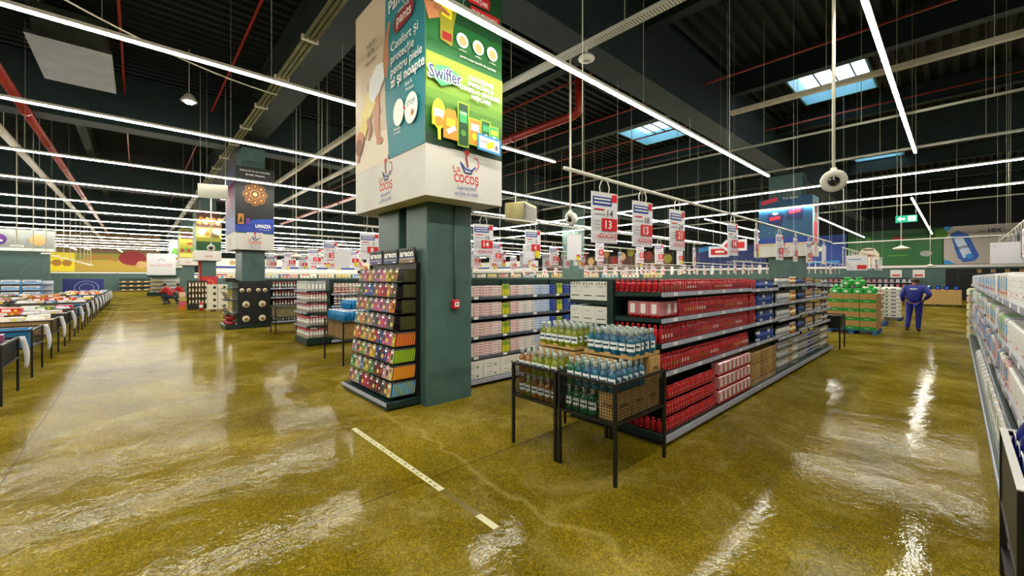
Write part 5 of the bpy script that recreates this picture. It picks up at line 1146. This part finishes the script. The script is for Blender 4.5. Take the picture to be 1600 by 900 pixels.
# blue and white shelving, blue panel, teal partition and yellow banner beyond them
t = thing('wall_shelf', 'long shelving of stacked blue and white packs beyond the bargain tables', 'shelving', (-11.0, 33.2, 0))
b = MB(); b.box(0, .5, 0, 7.6, .56, 1.55, mat('#b9c2cc', .5)); b.build('back_panel', t)
for z in (.1, .42, .74, 1.06, 1.38): MB().box(0, 0, z, 7.6, .5, z + .02, RAIL_GREY).build('shelf', t)
MB().box(0.02, .02, 0, 7.58, .5, .1, BLACK).build('base_deck', t)
for q in range(11): MB().box(q * .72, -.01, .12, q * .72 + .05, .0, 1.5, mat('#2f7fb8', .4)).build('price_strip', t)
WBP = mk_box('flat_pack', 'pack', .60, .4, .2, lambda p, w, h: (p.rect(0, h * .1, w, h * .4, INK['sky']), p.rect(w * .1, h * .55, w * .8, h * .7, INK['navy'])))
for z in range(5):
    for q in range(10): WBP.put((-11 + .36 + q * .72 + .02, 33.42, (.121, .441, .761, 1.081, 1.401)[z]), 0, 'blue and white flat pack on the %s shelf beyond the bargain tables' % ('lowest', 'second', 'third', 'fourth', 'top')[z], 'flat packs on the %s blue shelf' % ('lowest', 'second', 'third', 'fourth', 'top')[z], ['#d9dfe4', '#c9d4de'][q % 2])
t = thing('standing_board', 'dark blue standing display panel with thin round outlines', 'panel board', (-3.95, 43.5, 0))
b = MB(); b.cbox(0, 0, .25, 2.1, .08, 1.62, mat('#14247a', .4), .01); p = Panel(b, (0, 0, 0), (1, 0, 0), (0, 0, 1)); ln = mat('#8fa4e0', .4)
for rr in (.5, .3):
    for q in range(24): a0, a1 = q * math.pi / 12, (q + 1) * math.pi / 12; p.poly([(1.2 + rr * 1.2 * math.cos(a0), .95 + rr * math.sin(a0)), (1.2 + (rr + .03) * 1.2 * math.cos(a0), .95 + (rr + .03) * math.sin(a0)), (1.2 + (rr + .03) * 1.2 * math.cos(a1), .95 + (rr + .03) * math.sin(a1)), (1.2 + rr * 1.2 * math.cos(a1), .95 + rr * math.sin(a1))], ln); p.k -= 1
b.build('board', t)
for x in (.1, 1.9): MB().box(x, -.25, 0, x + .08, .33, .25, BLACK).build('foot', t)
struct(MB().box(-13.9, 40, 0, -4.2, 40.3, 3.4, TEAL).build('wall_partition'))
t = thing('wall_fascia', 'grey fascia with faded round pictures above the teal partition', 'fascia', (-13.9, 39.9, 3.4)); b = MB(); b.box(0, 0, 0, 9.9, .5, 1.35, FASCIA); p = Panel(b, (0, 0, 0), (1, 0, 0), (0, 0, 1))
for q in range(6): p.disc(1.2 + q * 1.6, .7, .35, [INK['darkred'], INK['purple'], INK['tan']][q % 3], 12)
p.rect(0, 0, 9.9, .18, INK['white']); b.build('board', t)
t = thing('wall_banner', 'long yellow wall banner with food pictures above the far back wall', 'banner', (-9, YW - .14, 2.4)); b = MB(); b.box(0, 0, 0, 11.2, .12, 4.6, INK['olive']); b.build('board', t); b = MB(); p = Panel(b, (0, 0, 0), (1, 0, 0), (0, 0, 1))
p.rect(0, 0, 3.6, 2.2, INK['yellow']); p.rect(0, 2.2, 11.2, 4.6, mat('#6a5018', .5)); p.rect(3.6, 0, 11.2, 1.4, mat('#b8982a', .5)); p.disc(8.6, 1.7, 1.3, INK['darkred'], 16, .9); p.disc(9.4, .9, .5, INK['tan'], 12); p.limb([(4.5, 1.5), (6.0, 1.9), (7.2, 1.4)], .2, INK['gold'])
for q in range(4): p.disc(.6 + .8 * q, 1.0, .4, INK['gold'], 10)
b.build('print', t)
t = thing('wall_shelf', 'low shelving of pale crates along the far back wall under the yellow banner', 'shelving', (-1.6, 68.6, 0)); MB().box(0, .6, 0, 2.9, .66, 1.6, GREEN_STEEL).build('back_panel', t)
for z in (.1, .6, 1.1): MB().box(0, 0, z, 2.9, .6, z + .05, KRAFT).build('shelf', t)
for z in range(3):
    for q in range(4): BOXK.put((-1.6 + .4 + q * .68, 68.88, (.151, .651, 1.151)[z]), 0, 'pale item on the %s shelf under the yellow wall banner' % ('lowest', 'middle', 'top')[z], 'items on the %s shelf under the yellow banner' % ('lowest', 'middle', 'top')[z], '#c9b46a')
t = thing('hanging_board', 'big white hanging board with faint red lettering at the far end of the hall', 'board', (.65, 50.8, 1.95), -.4)
b = MB(); b.box(0, 0, 0, 2.2, .05, 2.0, TAGW); p = Panel(b, (0, 0, 0), (1, 0, 0), (0, 0, 1)); p.text('La COCOȘ', .34, 1.1, .8, INK['pinkred']); p.limb([(.8, 1.3), (1.1, 1.5), (1.4, 1.3)], .03, INK['grey']); b.build('board', t)
for x in (.2, 1.6): MB().bar((x, .025, 2), (x, .025, 6.81), .02, GREY_RAIL).build('hanging_wire', t)
t = thing('display_fridge', 'open far display fridge with white shelves below the hanging white board', 'fridge', (.65, 50.6, 0), -.4); MB().cbox(0, 0, 0, 2.2, .8, .35, GREEN_STEEL).build('base', t); MB().box(0, .72, .35, 2.2, .8, 1.75, mat('#c9d2cc', .5)).build('back_panel', t); MB().box(0, .0, 1.75, 2.2, .8, 1.9, GREEN_STEEL).build('canopy', t)
for z in (.7, 1.05, 1.4): MB().box(1.05, .1, z, 2.18, .72, z + .05, WHITE).build('shelf', t)
for z in (.62, .98, 1.34): MB().box(.02, .1, z, 1.0, .72, z + .06, KRAFT).build('tray', t)

# ------------------------------------------------------------------ gondolas behind the near column on the left
gondola('green gondola of jars behind the clear-bottle end cap', 3.72, 14.2, 11.6, .6, .5, 1.66, [1.32, 1.0, .55], [1.3, .9, .5])
ec = thing('end_cap_shelf', 'green end cap shelving of clear bottles facing the open floor', 'shelving', (3.14, 11.06, 0))
b = MB(); b.cbox(0, 0, .04, .57, 1.06, .2, GREEN_STEEL); b.box(.04, .04, 0, .57, 1.02, .04, BLACK); b.build('base_deck', ec); MB().box(.55, .0, .2, .572, 1.06, 1.72, GREEN_STEEL).build('back_panel', ec)
for z in (.51, .85, 1.12, 1.40): s_ = MB().box(0, 0, z - .03, .549, 1.06, z, GREEN_STEEL).build('shelf', ec); MB().box(-.012, 0, z - .035, -.001, 1.06, z + .005, RAIL_GREY).build('price_rail', s_)
CLB = mk_can('clear_bottle', 'bottle', .032, .232, '#c9505a', '#d8d2cc'); GBX = mk_box('grey_box', 'box', .085, .07, .25, lambda p, w, h: p.rect(w * .2, h * .2, w * .8, h * .7, INK['white']))
for k, z in enumerate((.201, .511, .851, 1.121)):
    hs = (0, 0, 0, 0)[k]
    for q in range(7): CLB.put((3.19 + q * .07, 11.11, z), 0, 'clear bottle on the side of the end cap, %s shelf up' % ORD[k], 'clear bottles on the end cap side, %s shelf up' % ORD[k], ['#b9b4a8', '#c9c4ba', '#bfa9a4'][(q + k) % 3])
    for q in range(12): CLB.put((3.19, 11.19 + q * .072, z), -math.pi / 2, 'clear bottle along the front of the end cap, %s shelf up' % ORD[k], 'clear bottles on the end cap front, %s shelf up' % ORD[k], ['#b9b4a8', '#c9c4ba', '#bfa9a4'][(q + k) % 3])
for q in range(5): GBX.put((3.2 + q * .09, 11.11, 1.401), 0, 'grey box along the side of the end cap top shelf', 'grey boxes on the end cap side', '#aeb0ac')
for q in range(9): GBX.put((3.2, 11.22 + q * .09, 1.401), -math.pi / 2, 'grey box along the front of the end cap top shelf', 'grey boxes on the end cap front', '#aeb0ac')
JAR = mk_can('jar', 'jar', .045, .13, '#e6e2da', '#d8cfc4')
for k, z in enumerate((1.321, 1.001, .551, .121)):
    for lay in range(2):
        for q in range(17): JAR.put((3.86 + q * .097, 11.11, z + lay * .132), 0, 'small jar on the %s shelf of the gondola behind the clear-bottle end cap, %s layer' % (('top', 'second', 'third', 'lowest')[k], ('lower', 'upper')[lay]), 'jars on the %s shelf behind the end cap, %s layer' % (('top', 'second', 'third', 'lowest')[k], ('lower', 'upper')[lay]), [['#c9542a', '#d8a08a', '#e0d6c8'], ['#3a2436', '#4a2f42', '#2e1d2c'], ['#d8b0a0', '#d0a090', '#c89a8a'], ['#c9c0b0', '#b8b0a0', '#d0c8b8']][k][(q // 4 + lay) % 3])
wire_table('black wire-sided table of bottled water packs left of the air freshener rack', 2.96, 3.95, 8.12, 9.22, .87, .5, sides='xy', grid=.04)
for i in range(2):
    for j in range(3): open_carton(3.02 + i * .44, 8.18 + j * .33, .513, 3.42 + i * .44, 8.48 + j * .33, .868, 'plain brown carton in the water table, %s across and %s deep' % (ORD[i], ORD[j]), False, 'brown_carton')
def mk_water():
    t = bpy.data.objects.new('water_pack', None); C.objects.link(t); t['category'] = 'pack'; b = MB()
    for i in range(3):
        for j in range(2): b.lathe([(.03, 0), (.036, .005), (.036, .14), (.02, .17), (.012, .18)], mat('#1a86c4', .15, trans=.2), 8, at=((i - 1) * .074, (j - .5) * .074, .001))
    b.build('bottle_bundle', t); b = MB()
    for i in range(3):
        for j in range(2): b.lathe([(.015, .1815), (.016, .2), (.012, .204)], mat('#e8eef2', .3), 8, at=((i - 1) * .074, (j - .5) * .074, 0))
    b.build('cap_set', t); return t
WATER = Kind(mk_water)
for i in range(4):
    for j in range(6): WATER.put((3.1 + i * .235, 8.25 + j * .158, .872), 0, 'pack of blue water bottles in the lower layer on the water table', 'water packs, lower layer')
for i in range(3):
    for j in range(3): WATER.put((3.33 + i * .235, 8.6 + j * .158, 1.078), 0, 'pack of blue water bottles in the raised layer on the water table', 'water packs, upper layer')
gondola('green gondola two rows behind the near column', 4.1, 14.5, 8.7, .55, .55, 1.66, [1.3, .9, .5], [1.3, .9, .5])
gondola('green gondola one row past the clear-bottle end cap', 4.1, 14.5, 14.6, .55, .55, 1.66, [1.3, .9, .5], [1.3, .9, .5])
gondola('green gondola of tins beside the black cookware display', 3.62, 14.5, 17.8, .7, .5, 1.66, [1.34, 1.0, .66], [1.3, .9, .5])
for k, z in enumerate((1.341, 1.001, .661, .121)):
    for q in range(16): CLB.put((3.75 + q * .1, 17.2, z), 0, 'tall tin on the %s shelf beside the black cookware display' % ('top', 'second', 'third', 'lowest')[k], 'tins on the %s shelf beside the cookware' % ('top', 'second', 'third', 'lowest')[k], ['#9a968a', '#7a7466', '#b9b4a6', '#6a4a3a'][(q + k) % 4])
wire_table('small wire-sided table before the gondola of tins', 3.08, 3.85, 13.95, 14.6, .85, .5, sides='xy', grid=.05, fill=noise_mat('#8a7f58', '#a0946a', 6))
# black cookware display round the second column
ck = thing('cookware_display', 'black cookware display with round pan labels in front of the second column', 'display', (2.15, 16.4, 0))
b = MB(); b.cbox(0, 0, .03, 1.32, 1.15, .14, GREEN_STEEL, .01); b.box(.04, .04, 0, 1.28, 1.1, .03, BLACK); b.build('base', ck)
MB().box(.38, 0, .14, 1.32, .03, 1.62, BLACK).build('front_board', ck); MB().box(.36, .03, .14, .40, 1.15, 1.66, GREEN_STEEL).build('back_panel', ck)
for z in (.5, .95, 1.35): MB().box(.02, .04, z, .359, 1.12, z + .02, BLACK).build('shelf', ck)
MB().box(.05, .3, 1.58, .34, .9, 1.72, BLACK).build('top_box', ck)
def pan(x, z, r, nm):
    t = MB(); t.lathe([(r * .8, 0), (r, .03), (r * .97, .034), (r * .8, .008)], mat('#17181a', .25, metal=.6), 18); t.lathe([(.0001, .0345), (r * .92, .035), (r * .92, .036), (.0001, .0365)], mat('#d8cbb0', .5), 18)
    t.lathe([(.0001, .0368), (r * .45, .037), (.0001, .0375)], mat('#a8763a', .5), 12, at=(r * .1, -r * .1, 0)); t.bar((0, r, .02), (0, r + .16, .024), .02, BLACK, .012)
    t.v = [(v[0], -v[2], v[1]) for v in t.v]; o = t.build('frying_pan', None, (2.15 + x, 16.395, z)); return tag(o, nm, 'pan')
for i, x in enumerate((.46, .66, .94, 1.14)): pan(x, 1.30, .075, 'small pan with a round label in the top row of the black display, %s along' % ORD[i])
for r_, z in enumerate((.82, .33)):
    for i, x in enumerate((.58, 1.06)): pan(x, z, .12, 'large pan with a round picture label, %s row, %s along' % (('middle', 'bottom')[r_], ORD[i]))
def mk_pot():
    b = MB(); b.lathe([(.10, 0), (.12, .01), (.125, .10), (.12, .102), (.11, .012)], mat('#8e1420', .2), 16); o = b.build('cooking_pot'); o['category'] = 'pot'
    MB().lathe([(.122, .103), (.10, .12), (.02, .135), (.02, .155), (.001, .158)], mat('#8e1420', .2), 16).build('lid', o); return o
POT = Kind(mk_pot)
for lay in range(2):
    for q in range(3): POT.put((2.32, 16.6 + q * .3, .142 + lay * .16), 0, 'dark red cooking pot at the bottom of the black display, %s tier' % ('lower', 'upper')[lay], 'red pots, %s tier' % ('lower', 'upper')[lay])
def mk_handle():
    b = MB(); b.bar((0, 0, .02), (-.12, 0, .26), .028, TINT_GLOSS, .02); b.lathe([(.05, 0), (.06, .01), (.055, .02)], mat('#1a1b1d', .3, metal=.5), 12); o = b.build('pan_with_handle'); o['category'] = 'pan'; return o
HND = Kind(mk_handle)
for k, z in enumerate((.521, .971)):
    for q in range(7): HND.put((2.30, 16.55 + q * .15, z), 0, 'pan with its handle leaning out of the %s side shelf of the black display' % ('lower', 'upper')[k], 'pans on the %s side shelf' % ('lower', 'upper')[k], ['#c9a27a', '#2a3f6a', '#d8d4c8', '#1a1a1c'][(q + k) % 4])
# round the third column: boxes on a pallet, hose cabinet, extinguisher, black rack
pallet(2.55, 25.3, .9, .9, 'wooden pallet under the white boxes before the third column', ('#9a7f4e', '#b0935c'))
WB2 = mk_box('white_box', 'box', .4, .4, .31, lambda p, w, h: p.rect(w * .55, h * .3, w * .85, h * .7, INK['black']))
for lay in range(4):
    for q in range(2): WB2.put((2.8 + q * .42, 25.55, .132 + lay * .312), 0, 'white box with a black mark on the wooden pallet, %s layer up' % ORD[lay], 'white boxes, %s layer up' % ORD[lay], '#d9d2bc')
t = thing('hose_cabinet', 'red fire hose cabinet on the third column', 'cabinet', (2.86, 30.95, .95)); MB().cbox(0, 0, 0, .8, .16, .85, mat('#a81a1e', .4), .01).build('case', t); b = MB(); b.box(.06, -.012, .06, .74, -.001, .79, mat('#b8242a', .35)); p = Panel(b, (0, -.012, 0), (1, 0, 0), (0, 0, 1)); p.disc(.4, .42, .24, mat('#c96a2a', .4), 18); p.disc(.4, .42, .17, mat('#b8242a', .35), 18); b.build('door', t)
tag(MB().tube([(2.80, 31.05, 0), (2.80, 31.05, 2.74)], .06, RED, 10).build('riser_pipe'), 'red riser pipe up the side of the third column', 'pipe')
def mk_ext():
    o = MB().lathe([(.07, 0), (.08, .01), (.08, .38), (.05, .45), (.02, .47)], mat('#c0181e', .3), 14).build('fire_extinguisher'); o['category'] = 'extinguisher'
    b = MB(); b.tube([(.0, 0, .47), (0, 0, .53), (.05, 0, .55), (.12, 0, .54)], .014, BLACK, 6); b.build('valve', o); MB().tube([(.03, 0, .52), (.11, -.02, .44), (.1, -.04, .22)], .01, BLACK, 6).build('hose', o); MB().lathe([(.081, .14), (.081, .3)], PAPER, 14).build('label', o); return o
Kind(mk_ext).put((2.45, 26.6, .001), 0, 'red fire extinguisher standing before the third column')
t = thing('black_rack', 'small black rack of packs standing left of the third column', 'rack', (2.0, 27.9, 0)); MB().box(.0, .4, .1, .9, .44, 1.55, BLACK).build('back_panel', t); MB().cbox(0, 0, 0, .9, .44, .3, BLACK).build('base', t)
for z in (.6, .9, 1.2): MB().box(0, .02, z, .9, .4, z + .02, BLACK).build('shelf', t)
for k, z in enumerate((.301, .621, .921, 1.221)):
    for q in range(6): GBX.put((2.1 + q * .14, 28.1, z), 0, 'small tan pack on the %s shelf of the small black rack' % ('lowest', 'second', 'third', 'top')[k], 'packs on the %s shelf of the black rack' % ('lowest', 'second', 'third', 'top')[k], ['#a8905a', '#8a6a42', '#b8a06a'][(q + k) % 3])
for lay in range(4):
    for q in range(2): PACK.put((1.78, 28.0 + q * .3, .002 + lay * .235), -math.pi / 2, 'orange and pink pack piled beside the small black rack, %s up' % ORD[lay], 'orange packs, %s up' % ORD[lay], ['#c9622a', '#c8506a', '#a8a05a', '#d8b08a'][lay])
# tape on the floor
t = thing('floor_tape', 'worn pale line of marking tape stuck on the bare floor', 'tape', (1.845, 0, 0))
wt = noise_mat('#b9b288', '#cfc9a4', 6, .4); b = MB(); b.box(-.028, 2.86, .0006, .028, 4.72, .0016, wt)
for q in range(22): b.box(-.016 + .003 * (q % 3), 2.95 + q * .075, .0018, .006 + .006 * (q % 3), 2.95 + q * .075 + .022 + .012 * (q % 2), .0021, noise_mat('#6f6740', '#8d8558', 12, .5))
b.build('tape_strip', t); MB().box(-.026, 2.17, .0006, .028, 2.38, .0016, wt).build('tape_end', t); MB().box(-.026, 2.38, .0004, .026, 2.86, .0009, noise_mat('#5f521c', '#6d5f26', 9, .3)).build('glue_trace', t)
# ------------------------------------------------------------------ people
def skin_mesh(nodes, m, name, parent, sub=2):
    names = [n[0] for n in nodes]; me = bpy.data.meshes.new(name)
    me.from_pydata([n[2] for n in nodes], [(names.index(n[1]), i) for i, n in enumerate(nodes) if n[1]], [])
    o = bpy.data.objects.new(name, me); C.objects.link(o); o.modifiers.new('skin', 'SKIN'); s = o.modifiers.new('sub', 'SUBSURF'); s.levels = sub; s.render_levels = sub
    sv = me.skin_vertices[0].data
    for i, n in enumerate(nodes): r = n[3]; sv[i].radius = r if isinstance(r, tuple) else (r, r); sv[i].use_root = (i == 0)
    dg = bpy.context.evaluated_depsgraph_get(); dg.update(); ev = o.evaluated_get(dg); out = bpy.data.meshes.new_from_object(ev)
    out.name = name; bpy.data.objects.remove(o); bpy.data.meshes.remove(me)
    out.materials.clear(); out.materials.append(m); out.polygons.foreach_set('use_smooth', [True] * len(out.polygons))
    for p in out.polygons: p.material_index = 0
    q = bpy.data.objects.new(name, out); C.objects.link(q); q.parent = parent; return q
SKIN = noise_mat('#a86a4a', '#b97a58', 8, .5)
def person(label, loc, rz, J, top_m, leg_m, hair_m, cap_m=None, group=None, logo=False):
    t = thing('person', label, 'person', loc, rz, group); V = lambda k: Vector(J[k])
    nodes = [('pelvis', None, V('pelvis'), (.10, .08)), ('spine', 'pelvis', V('spine'), (.11, .085)), ('chest', 'spine', V('chest'), (.13, .10)), ('neck', 'chest', V('neck'), .06), ('jaw', 'neck', V('jaw'), (.068, .075)), ('head', 'jaw', V('head'), (.082, .098)), ('crown', 'head', V('crown'), (.06, .07))]
    fwd = (V('nose') - V('head')); nodes.append(('nose', 'head', V('head') + fwd * 1.0, .016))
    side = Vector((0, 1, 0))
    for s, sg in (('L', 1), ('R', -1)):
        nodes += [('sh' + s, 'chest', V('sh' + s), .065), ('el' + s, 'sh' + s, V('el' + s), .046), ('wr' + s, 'el' + s, V('wr' + s), .029)]
        d = (V('wr' + s) - V('el' + s)).normalized(); pal = V('wr' + s) + d * .07; nodes.append(('palm' + s, 'wr' + s, pal, (.034, .018)))
        lat = d.cross(Vector((0, 0, 1)) if abs(d.z) < .8 else Vector((1, 0, 0))).normalized(); cur = d.cross(lat) * sg
        for q, (o_, ln) in enumerate(((-.027, .065), (-.009, .075), (.009, .07), (.027, .055))):
            a = pal + lat * o_ + d * .025; b_ = a + d * ln * .55 + cur * .006; c_ = b_ + d * ln * .35 + cur * .022
            nodes += [('f%d%s' % (q, s), 'palm' + s, a, .0095), ('g%d%s' % (q, s), 'f%d%s' % (q, s), b_, .009), ('h%d%s' % (q, s), 'g%d%s' % (q, s), c_, .0075)]
        th = V('wr' + s) + d * .03 - lat * .04 ; nodes += [('t' + s, 'wr' + s, th, .012), ('u' + s, 't' + s, th + d * .04 - lat * .012, .0095)]
        nodes += [('hip' + s, 'pelvis', V('hip' + s), .075), ('kn' + s, 'hip' + s, V('kn' + s), .058), ('an' + s, 'kn' + s, V('an' + s), .04), ('toe' + s, 'an' + s, V('toe' + s), .035)]
    skin_mesh(nodes, SKIN, 'body', t)
    N = {n[0]: n for n in nodes}
    top = [('pelvis', None, V('pelvis') - Vector((0, 0, .06)), (.185, .16)), ('spine', 'pelvis', V('spine'), (.20, .16)), ('chest', 'spine', V('chest'), (.205, .15)), ('neck', 'chest', V('chest').lerp(V('neck'), .75), (.085, .08))]
    for s in 'LR': top += [('sh' + s, 'chest', V('sh' + s), .095), ('el' + s, 'sh' + s, V('el' + s), .074), ('wr' + s, 'el' + s, V('el' + s).lerp(V('wr' + s), .92), .05)]
    skin_mesh(top, top_m, 'jacket', t)
    leg = [('pelvis', None, V('pelvis') + Vector((0, 0, .05)), (.17, .145))]
    for s in 'LR': leg += [('hip' + s, 'pelvis', V('hip' + s), .115), ('kn' + s, 'hip' + s, V('kn' + s), .084), ('an' + s, 'kn' + s, V('an' + s) - Vector((0, 0, .02)), .066)]
    skin_mesh(leg, leg_m, 'trousers', t)
    for s in 'LR':
        a, b_ = V('an' + s), V('toe' + s); skin_mesh([('heel', None, Vector((a.x, a.y, .04)) - (b_ - a) * .3, .042), ('mid', 'heel', Vector((a.x, a.y, .045)).lerp(Vector((b_.x, b_.y, .045)), .5), .048), ('tip', 'mid', Vector((b_.x, b_.y, .038)) + Vector(((b_ - a).x, (b_ - a).y, 0)) * .35, .034)], mat('#2a2422', .6), 'shoe', t)
    ax = (V('crown') - V('jaw')).normalized(); q = Vector((0, 0, 1)).rotation_difference(ax)
    def hd(prof, m, nm, n=16, sx=1, sy=1, off=Vector((0, 0, 0))):
        b = MB().lathe(prof, m, n, sx=sx, sy=sy); b.v = [tuple(q @ Vector(v) + V('head') + off) for v in b.v]; return b.build(nm, t)
    back = -fwd.normalized() * .012
    hd([(.09, -.05), (.104, -.01), (.102, .04), (.075, .085), (.02, .105)], hair_m, 'hair', off=back, sx=1.05)
    if cap_m:
        hd([(.112, .02), (.115, .05), (.09, .10), (.03, .12), (.001, .122)], cap_m, 'cap', off=back * .4, sx=1.08)
        b = MB(); f = fwd.normalized(); l = Vector((0, 0, 1)).cross(f).normalized(); c0 = V('head') + Vector((0, 0, .035)) + f * .09
        b.plate([c0 - l * .08, c0 - l * .06 + f * .07, c0 + l * .06 + f * .07, c0 + l * .08], (0, 0, 1), .008, cap_m); b.build('cap_peak', t)
    f = fwd.normalized(); l = Vector((0, 0, 1)).cross(f).normalized()
    for sg in (-1, 1):
        e = V('head') + f * .088 + l * .032 * sg + Vector((0, 0, .012)); b = MB().lathe([(.001, -.009), (.009, 0), (.001, .009)], mat('#1a1412', .2), 8); b.v = [tuple(Vector(v) + e) for v in b.v]; b.build('eye', t)
        e = V('head') + l * .092 * sg - Vector((0, 0, .005)); b = MB().lathe([(.004, -.03), (.016, -.01), (.02, .015), (.006, .03)], SKIN, 8, sx=1, sy=.6); b.v = [tuple(Vector(v) + e) for v in b.v]; b.build('ear', t)
    e = V('jaw') + f * .085; b = MB(); b.bar(e - l * .022, e + l * .022, .007, mat('#8a4038', .5)); b.build('mouth', t)
    if logo:
        b = MB(); x = V('chest').x - .172; b.box(x - .004, -.09, 1.36, x + .03, .09, 1.395, mat('#d9dde6', .5)); b.box(x - .004, -.07, 1.335, x + .03, .07, 1.352, mat('#d9dde6', .5)); b.build('back_print', t)
    return t
NAVY = noise_mat('#0e1f78', '#16299a', 6, .6, .3)
JB = dict(pelvis=(0, 0, .95), spine=(-.01, 0, 1.13), chest=(.0, 0, 1.33), neck=(.03, 0, 1.50), jaw=(.05, -.01, 1.56), head=(.055, -.012, 1.63), crown=(.05, -.01, 1.68), nose=(.165, -.03, 1.615),
    shL=(0, .19, 1.42), elL=(-.05, .29, 1.15), wrL=(.09, .28, .92), shR=(0, -.19, 1.42), elR=(-.07, -.37, 1.19), wrR=(.1, -.22, 1.02),
    hipL=(0, .1, .90), knL=(.02, .14, .50), anL=(-.05, .17, .09), toeL=(.09, .2, .04), hipR=(0, -.1, .90), knR=(.06, -.09, .50), anR=(.02, -.08, .09), toeR=(.17, -.09, .04))
person('person in blue overalls and a grey cap walking away down the main aisle', (18.6, .93, .0), -.1, JB, NAVY, NAVY, mat('#3a332c', .8), noise_mat('#5f5a4c', '#77715f', 9, .8), logo=True)
JS = dict(pelvis=(-.12, 0, .50), spine=(-.08, 0, .72), chest=(.06, 0, .96), neck=(.16, 0, 1.11), jaw=(.21, 0, 1.17), head=(.23, 0, 1.24), crown=(.22, 0, 1.29), nose=(.34, 0, 1.21),
    shL=(.08, .18, 1.04), elL=(.24, .25, .80), wrL=(.46, .16, .78), shR=(.08, -.18, 1.04), elR=(.24, -.25, .80), wrR=(.46, -.14, .76),
    hipL=(-.1, .1, .48), knL=(.30, .17, .52), anL=(.05, .15, .09), toeL=(.2, .17, .04), hipR=(-.1, -.1, .48), knR=(.28, -.17, .40), anR=(-.02, -.14, .09), toeR=(.13, -.15, .04))
REDJ = noise_mat('#a81018', '#c0161f', 6, .6, .2); JEAN = noise_mat('#1c2838', '#283648', 8, .7)
person('person in a red jacket crouching on the open floor farthest from the columns', (1.5, 34.8, 0), 2.6, JS, REDJ, JEAN, mat('#2a1c14', .8)); person('person in a red jacket crouching close to the fourth column', (2.1, 34.6, 0), -2.2, JS, REDJ, JEAN, mat('#1e1612', .8))
